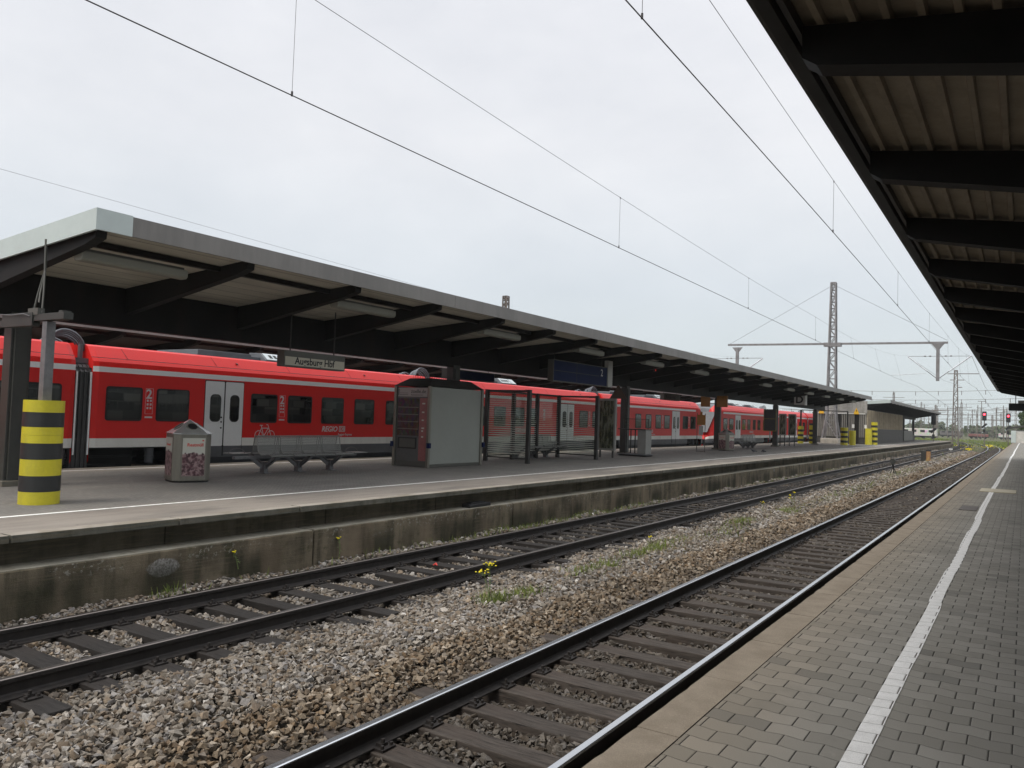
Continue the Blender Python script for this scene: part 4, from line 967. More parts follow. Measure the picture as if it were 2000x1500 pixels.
def bench(cx, ys0, label, n=3, L_=3.3, back=True):
    """perforated steel double bench: backs along the middle, feet as V brackets"""
    t = thing('bench', label, 'bench', (cx, ys0, .12), 'perforated steel benches'); z = .12
    npanel = 4; w_ = L_/npanel if False else .60
    def seat(sgn, y0, y1, nm):
        prof_ = [(.02, .85), (.05, .80), (.09, .52), (.13, .455), (.20, .43), (.45, .455), (.52, .45), (.56, .42)]
        m = MB(); vs = []
        for y in (y0, y1):
            for a, b in prof_: vs.append((cx+sgn*a, y, z+b))
        k = len(prof_); m.add(vs, [(i, i+1, k+i+1, k+i) for i in range(k-1)])
        o = m.build(nm, M['mesh'], t)
        m = MB()
        for y in (y0+.01, y1-.01): m.tube([(cx+sgn*a, y, z+b) for a, b in prof_], .012, 6)
        m.tube([(cx+sgn*.02, y0, z+.85), (cx+sgn*.02, y1, z+.85)], .013, 6); m.tube([(cx+sgn*.56, y0, z+.42), (cx+sgn*.56, y1, z+.42)], .014, 6)
        m.build('seat_frame', M['steel_seat'], o)
    for i in range(4):
        a = ys0+.08+i*.655; seat(1, a, a+.62, 'seat'); seat(-1, a+.0, a+.62, 'seat')
    m = MB(); m.box(cx+.16, cx+.52, ys0+2.74, ys0+3.2, z+.435, z+.455); m.box(cx-.52, cx-.16, ys0-.38, ys0+.05, z+.435, z+.455)
    m.build('side_table', M['steel_seat'], t, bevel=.006)
    m = MB(); m.box(cx-.04, cx+.04, ys0-.5, ys0+3.3, z+.34, z+.40); m.build('beam', M['galv'], t)
    for fy in (ys0+.35, ys0+1.37, ys0+2.4):
        m = MB(); m.box(cx-.07, cx+.07, fy-.06, fy+.06, z, z+.26); m.box(cx-.16, cx+.16, fy-.10, fy+.10, z, z+.015)
        for s in (-1, 1):
            m.add([(cx+s*.05, fy+s*-.02, z+.06), (cx+s*.05, fy+s*.02, z+.24), (cx+s*.32, fy+s*.10, z+.42), (cx+s*.42, fy+s*.06, z+.42)], [(0, 1, 2, 3)])
            m.bar((cx, fy+s*.02, z+.12), (cx+s*.10, fy+s*.33, z+.37), .05, .07)
            m.bar((cx, fy, z+.14), (cx+s*.40, fy+s*.0, z+.41), .05, .06)
        m.build('leg', M['galv'], t)
    m = MB()
    for y in (ys0-.28, ys0+2.95):
        pts = [(cx+(.18 if y > ys0 else -.18)+.3*math.cos(a)*0, y+.22*math.cos(a), z+.44+.13*math.sin(a)) for a in np.linspace(0, PI, 9)]; m.tube(pts, .010, 6)
    m.build('armrest', M['galv'], t)
    return t
tm = NT('perforated_mesh'); P_ = tm.coord(); sp_ = tm.new('ShaderNodeSeparateXYZ'); tm.t.links.new(P_, sp_.inputs[0])
cb_ = tm.new('ShaderNodeCombineXYZ'); tm.t.links.new(sp_.outputs[1], cb_.inputs[0]); tm.t.links.new(tm.ma('ADD', sp_.outputs[2], sp_.outputs[0]), cb_.inputs[1])
vo = tm.new('ShaderNodeTexVoronoi'); tm.t.links.new(cb_.outputs[0], vo.inputs['Vector']); vo.inputs['Scale'].default_value = 62; vo.inputs['Randomness'].default_value = 0
tm.set(color=(.26, .265, .25), metal=.2, rough=.45, alpha=tm.ma('GREATER_THAN', vo.outputs['Distance'], .40)); M['mesh'] = tm.m
b1 = bench(-14.62, 11.95, 'perforated grey steel bench between the nearest bin and the vending machine')
b2 = copy_tree(b1, delta=(.0, 36.9, 0), label='distant perforated steel bench just past the far litter bin')
b3 = copy_tree(b1, delta=(-.45, 11.45, 0), label='perforated steel bench inside the striped glass shelter')

# vending machine in its housing
t = thing('vending_machine', 'snack vending machine in a tall grey housing with sloped black roof', 'vending machine', (-14.35, 18.4, .12))
x0, x1, y0, y1 = -14.97, -13.76, 17.16, 19.66
for x in (x0, x1):
    for y in (y0, y1): MB().box(x-.045, x+.045, y-.045, y+.045, .12, 2.37).build('corner_post', M['stainless'], t, bevel=.01)
m = MB(); m.box(x1-.03, x1-.0, y0+.05, y1-.05, .21, 2.35); m.build('side_panel', M['panel'], t)
m = MB(); m.box(x1-.025, x1+.012, y0+.05, y1-.05, .13, .205); m.box(x0+.05, x1-.05, y0-.01, y0+.03, .13, .28); m.build('base_rail', M['signgrey'], t)
m = MB(); m.box(x0, x0+.03, y0+.05, y1-.05, .2, 2.35); m.box(x0+.05, x1-.05, y1-.03, y1, .2, 2.35); m.build('back_panel', M['panel'], t)
m = MB(); b = [(x0-.05, y0-.05), (x1+.05, y0-.05), (x1+.05, y1+.05), (x0-.05, y1+.05)]; q = [(x0+.20, y0+.33), (x1-.20, y0+.33), (x1-.20, y1-.33), (x0+.20, y1-.33)]
m.add([(*p, 2.37) for p in b]+[(*p, 2.60) for p in q], [(3, 2, 1, 0), (4, 5, 6, 7)]+[(i, (i+1) % 4, 4+(i+1) % 4, 4+i) for i in range(4)]); m.build('roof', M['dark_metal'], t)
m = MB()
for k in range(34): m.tube([(x0+.3+(k % 2)*.02, y0+.36+k*.054, 2.60), (x0+.3+(k % 2)*.02, y0+.36+k*.054, 2.70)], .004, 4)
for k in range(34): m.tube([(x1-.3, y0+.36+k*.054, 2.60), (x1-.3, y0+.36+k*.054, 2.70)], .004, 4)
m.build('bird_spikes', M['rubber'], t)
fy = y0
m = MB(); m.box(x0+.05, x1-.05, fy+.0, fy+.04, .28, 2.33); fr = m.build('front_panel', M['vend_dark'], t)
m = MB(); m.box(x0+.08, x1-.08, fy-.015, fy+.0, 2.07, 2.31); m.build('header', M['vend_head'], t)
text('zoelle.de', .15, (x0+.55, fy-.017, 2.17), *XZ, 'lettering', M['inkblack'], t, extr=.002)
text('Automatenservice', .058, (x0+.55, fy-.017, 2.10), *XZ, 'lettering', M['signgrey'], t, extr=.002)
m = MB(); m.box(x0+.09, x0+.12, fy-.018, fy-.014, 2.10, 2.28); m.box(x0+.14, x0+.45, fy-.018, fy-.014, 2.11, 2.125); m.box(x0+.14, x0+.45, fy-.018, fy-.014, 2.16, 2.172); m.build('header_print', M['signgrey'], t)
m = MB(); m.box(x0+.09, x1-.36, fy-.012, fy+.001, .98, 2.02); m.build('display_window', M['goods'], t)
m = MB()
for z in (1.16, 1.36, 1.56, 1.76): m.box(x0+.10, x1-.37, fy-.016, fy-.012, z, z+.02)
m.build('shelf', M['stainless'], t)
m = MB(); m.box(x1-.33, x1-.07, fy-.012, fy+.001, .30, 2.03); m.build('control_panel', M['vend_red'], t)
m = MB()
for z, a in ((1.86, .10), (1.62, .08), (1.40, .07), (1.18, .09), (1.10, .06), (.94, .07)): m.box(x1-.24, x1-.24+a, fy-.02, fy-.012, z, z+.04)
m.build('control_button', M['tile'], t)
m = MB()
for (a, b, c, d) in ((x0+.14, x1-.42, .90, .93), (x0+.14, x1-.42, .62, .65), (x0+.14, x0+.17, .65, .90), (x1-.45, x1-.42, .65, .90)): m.box(a, b, fy-.02, fy, c, d)
m.build('pickup_frame', M['rubber'], t)
m = MB(); m.box(x0+.17, x1-.45, fy-.01, fy-.0, .65, .90); m.build('pickup_flap', M['signgrey'], t)
m = MB()
for (x, y) in ((x0-.05, y0-.05), (x1+.05, y0-.05), (x1+.05, y1+.03)): m.box(x-.05, x+.05, y-.02, y+.06, .66, .80)
m.build('lock', M['blue'], t)

# glass wind shelter
t = thing('wind_shelter', 'roofless glass wind shelter with dark posts and white striped panes', 'shelter', (-14.1, 24, .12))
posts = [(-13.32, 21.6), (-14.95, 21.6), (-16.6, 21.6), (-14.95, 24.7), (-14.95, 26.5), (-13.32, 26.45), (-14.95, 29.9), (-16.6, 26.5)]
posts = [(-13.32, 21.68), (-14.95, 21.68), (-14.95, 23.3), (-14.95, 24.9), (-14.95, 26.5), (-13.32, 26.5)]
for x, y in posts: MB().box(x-.06, x+.06, y-.06, y+.06, .12, 2.48).build('post', M['dark_metal'], t, bevel=.006)
m = MB()
for (a, b, c, d) in ((-14.89, -13.38, 21.66, 21.70), (-14.89, -13.38, 26.48, 26.52)): m.box(a, b, c, d, 2.40, 2.47); m.box(a, b, c, d, .25, .29)
m.box(-14.97, -14.93, 21.74, 26.44, 2.40, 2.47); m.box(-14.97, -14.93, 21.74, 26.44, .28, .32); m.build('rail', M['dark_metal'], t)
panes = [(-14.88, -13.39, 21.68, None), (-14.88, -13.39, 26.5, None)]
def stripes(m, gen):
    z = .40
    k = 0
    while z < 2.35:
        h = max(.006, .034*(1-(z-.4)/1.75)); gen(m, z, z+h); z += .072
for a, b, y, _ in panes:
    p = MB().box(a, b, y-.004, y+.004, .30, 2.39).build('pane', M['clear'], t)
    m = MB(); stripes(m, lambda m, z0, z1: m.box(a+.01, b-.01, y-.006, y-.0045, z0, z1)); m.build('stripe_film', M['tile'], p)
for ya_, yb2 in ((21.74, 23.24), (23.36, 24.84), (24.96, 26.44)):
    p = MB().box(-14.954, -14.946, ya_, yb2, .33, 2.39).build('pane', M['clear'], t)
    m = MB(); stripes(m, lambda m, z0, z1: m.box(-14.9455, -14.944, ya_+.01, yb2-.01, z0, z1)); m.build('stripe_film', M['tile'], p)

# poster case beside the shelter
def case(x0, x1, y, z0, z1, label, legs=True, mat='map'):
    t = thing('poster_case', label, 'poster case', ((x0+x1)/2, y, .12), 'glazed poster cases')
    m = MB(); m.box(x0, x1, y, y+.14, z0, z1); m.build('case_body', M['box'], t, bevel=.01)
    m = MB(); m.box(x0+.07, x1-.07, y-.008, y, z0+.08, z1-.09); m.build('poster', M[mat], t)
    for x in (x0+.1, x1-.1): MB().box(x-.03, x+.03, y+.03, y+.09, .12, z0).build('leg', M['col'], t)
    return t
case(-14.27, -13.52, 28.5, .40, 2.45, 'tall glazed poster case at the right end of the glass shelter')
# trolley/table cabinet behind the column
t = thing('service_station', 'grey cabinet with dark counter and rail beside the triangular sign', 'cabinet', (-13.9, 31, .12))
MB().box(-13.62, -13.24, 30.9, 31.5, .22, 1.22).build('cabinet', M['box'], t, bevel=.015)
MB().box(-14.5, -13.24, 30.85, 31.5, 1.222, 1.262).build('counter', M['dark_metal'], t)
m = MB(); m.box(-14.45, -13.2, 30.82, 31.55, .13, .215); m.build('base', M['rubber'], t, bevel=.03)
m = MB(); m.tube([(-14.5, 30.78, .2), (-13.25, 30.78, .2), (-13.16, 30.88, .2), (-13.16, 31.5, .2)], .025, 6); m.build('bumper', M['galv'], t)
m = MB()
for x in (-14.42, -14.15, -13.95, -13.72): m.box(x-.018, x+.018, 31.4, 31.44, .22, 1.24)
for x in (-14.42, -13.28): m.box(x-.012, x+.012, 31.2, 31.23, 1.27, 1.69)
m.box(-14.44, -13.26, 31.2, 31.23, 1.67, 1.69); m.build('frame', M['dark_metal'], t)
MB().box(-14.40, -13.30, 31.212, 31.218, 1.29, 1.66).build('pane', M['clear'], t)

# hanging signs
def hangsign(x, y0, y1, z0, z1, label, txt=None, mat='signbeige', faceoff=0, zt=3.82, txt_size=.2, txt_mat='inkblack', ty=None, tz=None, name='station_sign', cat='sign', housing=True):
    t = thing(name, label, cat, (x, (y0+y1)/2, zt), 'signs hanging under the island roof')
    m = MB(); m.box(x-.22, x, y0, y1, z0, z1); m.build('sign_box', M['signgrey'], t, bevel=.006)
    m = MB(); m.box(x, x+.006, y0+.03, y1-.03, z0+.03, z1-.13 if housing else z1-.03); m.build('sign_face', M[mat], t)
    if txt: text(txt, txt_size, (x+.008, ty, tz), *YZ, 'lettering', M[txt_mat], t, extr=.001, bold=.0045)
    for y in (y0+.25, y1-.25): MB().tube([(x-.11, y, z1), (x-.11, y, zt)], .015, 6).build('hanger', M['dark_metal'], t)
    return t
hangsign(-13.0, 11.33, 13.10, 2.50, 2.84, 'beige hanging name sign reading Augsburg Hbf', 'Augsburg Hbf', ty=11.62, tz=2.565, txt_size=.205)
hangsign(-16.5, 40.8, 43.2, 2.80, 3.18, 'small distant grey name sign hanging above the train roof', 'Augsburg Hbf', ty=41.1, tz=2.88, mat='signgrey', txt_size=.25, zt=3.9)
hangsign(-16.0, 20.8, 23.6, 2.79, 3.12, 'dark display board behind the vending machine column', None, 'blue', zt=3.9, housing=False, name='departure_board', cat='display')
t = hangsign(-13.0, 22.6, 26.6, 2.82, 3.54, 'long dark blue departure board with a white 2', '2', mat='blue', ty=26.05, tz=3.19, txt_size=.36, txt_mat='letter', housing=False, name='departure_board', cat='display')
MB().box(-13.14, -12.98, 26.64, 27.02, 2.82, 3.80).build('end_cap', M['greyleg'], t, bevel=.01)
m = MB(); m.box(-12.996, -12.990, 22.65, 25.9, 3.17, 3.19); m.box(-12.996, -12.990, 24.2, 24.22, 2.86, 3.5); m.build('divider', M['inkblack'], t)
# section letter D
t = thing('section_sign', 'square white section sign with a black D under the island roof', 'sign', (-13.1, 57, 3.8))
MB().box(-13.47, -12.79, 57.0, 57.6, 3.10, 3.78).build('sign_box', M['greyleg'], t, bevel=.01)
MB().box(-12.788, -12.72, 57.02, 57.58, 3.08, 3.80).build('side_panel', M['white'], t)
MB().box(-13.44, -12.82, 56.992, 57.0, 3.13, 3.75).build('sign_face', M['white'], t)
text('D', .70, (-13.37, 56.985, 3.22), *XZ, 'lettering', M['inkblack'], t, extr=.004, bold=.022)
MB().tube([(-13.1, 57.3, 3.78), (-13.1, 57.3, 3.95)], .02, 6).build('hanger', M['dark_metal'], t)
def tri(cx, y, z0, w_, h, mat, label, name='warning_sign', sym=True):
    t = thing(name, label, 'warning sign', (cx, y, z0), 'triangular signs')
    m = MB(); m.prism([(cx-w_/2, z0), (cx+w_/2, z0), (cx, z0+h)], y, y+.03); m.build('sign_plate', mat, t)
    return t
tri(-14.59, 30.96, 2.52, .80, .60, M['tri'], 'dark triangular sign on the column between poster case and cabinet')
tr1 = tri(-16.46, 80.55, 3.02, .46, .52, M['warn'], 'left of the two yellow triangle signs on the parapet of the ribbed hut')
tr2 = tri(-13.33, 80.55, 3.02, .46, .52, M['warn'], 'right of the two yellow triangle signs on the parapet of the ribbed hut')
for i, tt in enumerate((tr1, tr2)):
    cx = (-16.46, -13.33)[i]
    MB().add([(cx+.04, 80.54, 3.42), (cx-.05, 80.54, 3.22), (cx+.0, 80.54, 3.22), (cx-.03, 80.54, 3.06), (cx+.07, 80.54, 3.27), (cx+.02, 80.54, 3.27)], [(0, 1, 2, 5), (2, 3, 4, 5)]).build('flash_symbol', M['inkblack'], tt)
    MB().box(cx-.22, cx+.22, 80.545, 80.575, 2.93, 3.01).build('text_plate', M['warn'], tt)
    MB().box(cx-.02, cx+.02, 80.58, 81.0, 3.1, 3.14).build('bracket', M['galv'], tt)
# orange boards on the fourth column
for (a, b, lab) in ((-15.55, -15.01, 'orange brown board on the left of the fourth roof column'), (-14.62, -14.0, 'orange brown board on the right of the fourth roof column')):
    t = thing('timetable_board', lab, 'board', ((a+b)/2, 44, 2.5), 'orange timetable boards')
    MB().box(a, b, 43.98, 44.06, 2.54, 3.17).build('board', M['brown_orange'], t, bevel=.01); MB().box(min(b, -14.68)-.05 if b < -14.9 else a-.04, max(a, -14.95)+.0 if b < -14.9 else a+.02, 44.06, 44.62, 2.95, 3.0).build('bracket', M['dark_metal'], t)
t = thing('timetable_stand', 'thin legged stand with an orange top board and white leaflet below', 'stand', (-13.9, 39.5, .12))
m = MB()
for x in (-14.12, -13.70): m.tube([(x, 39.5, .12), (x, 39.5, 2.1)], .018, 6)
m.tube([(-14.12, 39.5, .16), (-13.70, 39.5, .16)], .014, 6); m.build('frame', M['signgrey'], t)
MB().box(-14.12, -13.68, 39.48, 39.50, 1.50, 2.02).box(-13.96, -13.85, 39.48, 39.5, 2.02, 2.18).build('top_board', M['brown_orange'], t)
MB().box(-14.03, -13.80, 39.48, 39.50, 1.0, 1.46).build('leaflet', M['greyleg'], t)
t = thing('notice_case', 'black case in a yellow frame on the fifth roof column', 'case', (-15.08, 57, 1.2))
MB().box(-15.47, -14.66, 56.92, 57.14, 1.24, 2.74).build('case_body', M['inkblack'], t)
m = MB()
for (a, b, c, d) in ((-15.50, -14.63, 1.20, 1.24), (-15.50, -14.63, 2.05, 2.08), (-15.50, -15.47, 1.24, 2.74), (-14.66, -14.63, 1.24, 2.74)): m.box(a, b, 56.88, 56.92, c, d)
m.build('frame', simple('dull_yellow', (.22, .20, .03), .5), t)
# small red led
tag(MB().box(-13.05, -12.95, 31.0, 31.1, 3.68, 3.84).build('sign_light_housing', M['inkblack'], loc=(-13, 31, 3.7)), 'tiny dark lamp box with a red light under the roof', 'indicator')
o = bpy.data.objects['sign_light_housing']
MB().box(-12.95, -12.945, 31.03, 31.07, 3.72, 3.76).build('red_light', M['redled'], o)
# info shelter farther along
case(-15.38, -14.85, 60.6, .9, 2.5, 'dark poster case left of the two standing together beyond the fifth column'); case(-14.78, -14.22, 60.9, .9, 2.5, 'dark poster case right of the two standing together beyond the fifth column')
# far sleeves
FB = [(.21, 'y'), (.20, 'b')]*3+[(.28, 'y')]
striped(-16.4, 72, .12, .24, FB, 'striped sleeve in the distance left of the last roof column')
striped(-15.8, 73.6, .12, .24, FB+[(.10, 'y'), (.18, 'b')], 'striped sleeve in the distance directly behind the last roof column')
striped(-13.05, 73.2, .12, .30, FB, 'striped sleeve in the distance at the left foot of the lattice mast')
striped(-12.62, 74.5, .12, .27, [(1.27, 'y')], 'plain yellow sleeve left of the hut corner, beside a striped one')
striped(-12.15, 80.0, .12, .30, [(1.50, 'y')], 'plain yellow sleeve at the hut corner')
striped(-11.75, 80.6, .12, .28, [(.22, 'y'), (.22, 'b'), (.24, 'y'), (.22, 'b'), (.24, 'y'), (.22, 'b'), (.24, 'y'), (.22, 'b'), (.28, 'y')], 'tallest striped sleeve against the hut corner')
m = MB(); m.bar((-16.35, 72, 3.05), (-12.8, 73.2, 3.02), .07, .07); m.bar((-12.8, 73.2, 1.7), (-12.8, 73.2, 3.02), .09); m.bar((-16.4, 72, 1.6), (-16.4, 72, 3.05), .12)
tag(m.build('cable_bridge', M['dark_metal'], loc=(-14.5, 72.5, .12)), 'thin dark steel bar spanning between the distant striped sleeves', 'cable bridge')
for x, y, lab in ((-12.9, 76.5, 'small white notice on a thin pole above the plain yellow sleeve, left one'), (-12.45, 80.2, 'small white notice on the hut corner above the plain yellow sleeve')):
    t = thing('notice', lab, 'notice', (x, y, .12), 'small white notices')
    MB().tube([(x, y, .12), (x, y, 1.9)], .02, 6).build('pole', M['galv'], t); MB().box(x-.10, x+.10, y-.03, y-.02, 1.62, 1.95).build('sign_plate', M['white'], t)

# pigeons
def pigeon(cx, cy_, a, label, peck=0):
    import bmesh
    bm = bmesh.new(); rings = [(-.17, .010, .035, .09), (-.12, .022, .018, .10), (-.06, .045, .042, .115), (0, .058, .058, .125), (.06, .055, .058, .135), (.10, .038, .042, .155-peck*.05), (.125, .024, .026, .185-peck*.09), (.135, .024, .024, .215-peck*.14), (.155, .020, .020, .228-peck*.16), (.175, .007, .007, .222-peck*.17), (.195, .002, .002, .215-peck*.18)]
    vs = []
    ca, sa = math.cos(a), math.sin(a); m = MB(); n = 10
    for (l, ry, rz, z) in rings:
        for k in range(n):
            t_ = 2*PI*k/n; y = ry*math.cos(t_); zz = z+rz*math.sin(t_); vs.append((cx+l*ca-y*sa, cy_+l*sa+y*ca, .12+zz))
    m.add(vs, [(i*n+k, i*n+(k+1) % n, (i+1)*n+(k+1) % n, (i+1)*n+k) for i in range(len(rings)-1) for k in range(n)], 0, True); bm.free()
    for s in (-.022, .022): m.tube([(cx-s*sa, cy_+s*ca, .19), (cx-s*sa+.005*ca, cy_+s*ca+.005*sa, .135), (cx-s*sa+.03*ca, cy_+s*ca+.03*sa, .124)], .004, 5)
    tag(m.build('pigeon', M['pigeon'], loc=(cx, cy_, .12)), label, 'pigeon', 'pigeons on the platform')
pigeon(-11.95, 42.1, R(200), 'left of the two dark pigeons, head raised, on the island platform'); pigeon(-11.65, 42.9, R(150), 'right of the two dark pigeons, head lowered, on the island platform', 1)

# ------------------------------------------------------------ hut and third canopy
t = thing('platform_hut', 'long ribbed hut with beige upper panels and dark plinth beyond the lattice mast', 'building', (-14.7, 81, .12))
MB().box(-17.1, -12.5, 81, 107, .12, 3.4).build('core', M['cladd'], t)
m = MB()
for x in np.arange(-17.05, -12.55, .17): m.box(x, x+.11, 80.93, 81.0, .75, 3.0)
m.build('front_slats', M['cladf'], t)
m = MB(); m.box(-17.15, -12.45, 80.9, 80.999, 3.02, 4.2); m.build('parapet', M['bandgrey'], t)
m = MB(); m.box(-17.0, -12.6, 80.86, 80.9, 2.94, 3.015); m.build('lamp_strip', M['white'], t)
m = MB()
for (a, b) in ((-15.0, -14.75), (-13.55, -13.15)): m.box(a, b, 80.88, 80.93, .15, 3.0)
m.build('door', M['beam'], t)
for k in range(6):
    y0 = 81.05+k*4.33; m = MB(); m.box(-12.5, -12.44, y0, y0+4.27, 1.58, 3.35); w0 = m.build('wall_panel', M['cladl'], t)
m = MB()
for y in np.arange(81.05, 106.9, .36): m.box(-12.44, -12.41, y, y+.05, 1.6, 3.35)
m.build('panel_ribs', M['cladl'], t)
MB().box(-12.5, -12.40, 81.0, 107, .12, 1.57).build('plinth', M['cladd'], t)
MB().box(-12.5, -12.40, 81.0, 107, .121, .45).box(0, 0, 0, 0, 0, 0) if False else None
c3 = canopy(-11.0, 84.7, 141, 'farthest dark roof of the island platform over the ribbed hut', (-14.8, 84.7, .12), 0, zof=.14, light_end=True, colys=(112, 126, 138), xc=-14.6, wing=2.5)
t = thing('wind_wall', 'low dark wall with railing under the far roof past the hut', 'wall', (-13, 112, .12))
MB().box(-14.5, -12.4, 107.2, 119, .12, 1.0).build('low_wall', M['cladd'], t)
MB().box(-12.45, -12.3, 107.2, 116, .3, 1.5).build('panel', M['signgrey'], t)

# ------------------------------------------------------------ overhead line masts
def lattice(t, cx, cy_, z0, z1, w0, w1, mat, step=.9, wy=None, name='lattice', th=.07, flare=None):
    """four-legged lattice tower"""
    m = MB(); wy = wy or 1.0
    def W(z):
        f = (z-z0)/(z1-z0); w_ = w0+(w1-w0)*f
        if flare and z < z0+flare[0]: w_ += flare[1]*((z0+flare[0]-z)/flare[0])**1.5
        return w_/2
    zs_ = []; z = z0
    while z < z1: zs_.append(z); z += max(step*.5, W(z)*2*1.25)
    zs_.append(z1)
    for sx in (-1, 1):
        for sy_ in (-1, 1):
            for a, b in zip(zs_, zs_[1:]): m.bar((cx+sx*W(a), cy_+sy_*W(a)*wy, a), (cx+sx*W(b), cy_+sy_*W(b)*wy, b), th)
    for i, (a, b) in enumerate(zip(zs_, zs_[1:])):
        s = 1 if i % 2 else -1
        for q in (-1, 1):
            m.bar((cx-s*W(a), cy_+q*W(a)*wy, a), (cx+s*W(b), cy_+q*W(b)*wy, b), th*.55)
            m.bar((cx+q*W(a), cy_-s*W(a)*wy, a), (cx+q*W(b), cy_+s*W(b)*wy, b), th*.55)
            m.bar((cx-W(b), cy_+q*W(b)*wy, b), (cx+W(b), cy_+q*W(b)*wy, b), th*.5)
            m.bar((cx+q*W(b), cy_-W(b)*wy, b), (cx+q*W(b), cy_+W(b)*wy, b), th*.5)
    return m.build(name, mat, t)
MY = 78.0; MXc = -15.05
t = thing('catenary_mast', 'tall grey lattice mast with long cross arm rising behind the island roof', 'mast', (MXc, MY, .12))
lattice(t, MXc, MY, .6, 15.1, .85, .40, M['mast'], th=.12, flare=(2.2, .5))
MB().box(MXc-.78, MXc+.78, MY-.78, MY+.78, .12, .6).build('foundation', M['footing'], t, bevel=.03)
m = MB(); m.bar((-24.9, MY, 9.46), (-5.62, MY, 9.28), .16, .18); m.bar((-15.8, MY, 9.30), (-14.3, MY, 9.28), .6, .35); m.build('cross_arm', M['mast'], t)
for (hx, zb) in ((-6.38, 5.95), (-23.95, 6.2)):
    m = MB(); m.bar((hx, MY, zb), (hx, MY, 9.2), .26, .26, up=(0, 1, 0)); m.add([(hx-.5, MY-.05, 9.2), (hx+.5, MY-.05, 9.2), (hx+.13, MY-.05, 8.72), (hx-.13, MY-.05, 8.72), (hx-.5, MY+.05, 9.2), (hx+.5, MY+.05, 9.2), (hx+.13, MY+.05, 8.72), (hx-.13, MY+.05, 8.72)], [(0, 1, 2, 3), (7, 6, 5, 4), (0, 4, 5, 1), (3, 2, 6, 7), (1, 5, 6, 2), (0, 3, 7, 4)])
    m.build('drop_post', M['mast'], t)
    sg = 1
    for tx in (hx-2.35, hx+2.52):
        m = MB(); m.tube([(hx, MY, zb+.15), (hx+(tx-hx)*.35, MY, zb+.15+(8.1-zb-.15)*.35)], .035, 6); m.build('bracket_tube', M['mast'], t)
        m = MB(); m.tube([(hx+(tx-hx)*.35, MY, zb+.15+(8.1-zb-.15)*.35), (tx, MY, 8.1)], .065, 6); m.build('insulator', M['insul'], t)
    m = MB(); m.tube([(hx-2.35, MY, 8.12), (hx+2.52, MY, 8.10)], .022, 6)
    for q in (-1.0, -.6, .6, 1.0): m.tube([(hx+q-.08, MY, 8.12), (hx+q+.08, MY, 8.12)], .06, 6)
    m.build('top_tube', M['mast'], t)
    m = MB(); m.tube([(hx-.9, MY, 6.62), (hx-3.7, MY, 6.45)], .03, 6); m.build('steady_arm', M['insul'], t)
m = MB()
for e in (-24.8, -5.7): m.tube([(MXc, MY, 14.9), (e, MY, 9.5)], .013, 5)
m.build('stay_rod', M['wire'], t)
def smallmast(cx, cy_, z0, z1, label, w0=.6, w1=.35, arms=(), th=.09):
    t = thing('catenary_mast', label, 'mast', (cx, cy_, z0), 'distant overhead line masts')
    lattice(t, cx, cy_, z0, z1, w0, w1, M['mastfar'], th=th, step=1.2)
    if arms:
        m = MB()
        for (dz, a, b) in arms: m.bar((cx+a, cy_, z1-dz), (cx+b, cy_, z1-dz), .12)
        m.build('arm', M['mastfar'], t)
    return t
smallmast(-10.25, 160, -.7, 12.4, 'brown lattice mast just beyond the end of the island platform', .95, .45, arms=((1.7, -.9, -.2), (1.7, .3, 1.3), (.6, -1.3, 3.5), (3, .4, 1)), th=.13)
MB2 = [(-17.5, 300, 11.2, 'thin lattice mast in the yard right of the big brown mast'), (-8.8, 300, 7.3, 'short lattice mast in the yard between the two red signals'), (-24.2, 290, 9.6, 'lattice mast in the yard above the far roof tip'),
       (-2.6, 330, 12, 'lattice mast in the yard right of the right red signal'), (-34, 270, 13, 'lattice mast in the yard seen over the far roof'), (-30, 360, 12, 'faint lattice mast in the yard left of the far roof tip'), (-41, 420, 15, 'faintest lattice mast in the left of the yard')]
for x, y, z, lab in MB2: smallmast(x, y, -.8, z, lab, .7, .4, arms=((1.5, -3, 3),), th=.13)
for i, (x, y, z) in enumerate(((-12.0, 305, 11.9), (-20.5, 340, 10.6), (-5.6, 350, 10.2), (-15.2, 380, 11.5), (-27.0, 330, 10.8), (-38, 350, 12), (-46, 390, 14), (-10.6, 410, 12.5))):
    t = thing('lamp_pole', 'thin distant yard pole with a short crossbar', 'pole', (x, y, -.8), 'thin yard poles')
    MB().tube([(x, y, -.8), (x, y, z)], .10, 6).build('pole', M['mastfar'], t); MB().bar((x-1.1, y, z), (x+1.1, y, z), .16).build('crossbar', M['mastfar'], t)
for i in range(34):
    y = random.uniform(250, 520); x = -y*random.uniform(.012, .135)-1; z = random.uniform(6.5, 11)*(y/300)**.45
    t = thing('lamp_pole', 'thin faint pole standing in the far yard among many others', 'pole', (x, y, -.8), 'faint poles in the far yard')
    MB().tube([(x, y, -.8), (x, y, z)], .07+.00015*y, 5).build('pole', M['mastfar'], t)
    m = MB(); q = random.uniform(1.5, 5); m.bar((x-q*random.random(), y, z-.8), (x+q, y, z-.8), .09); m.bar((x-.5, y, z-2.2), (x+q*.7, y, z-2.2), .08); m.build('crossbar', M['mastfar'], t)
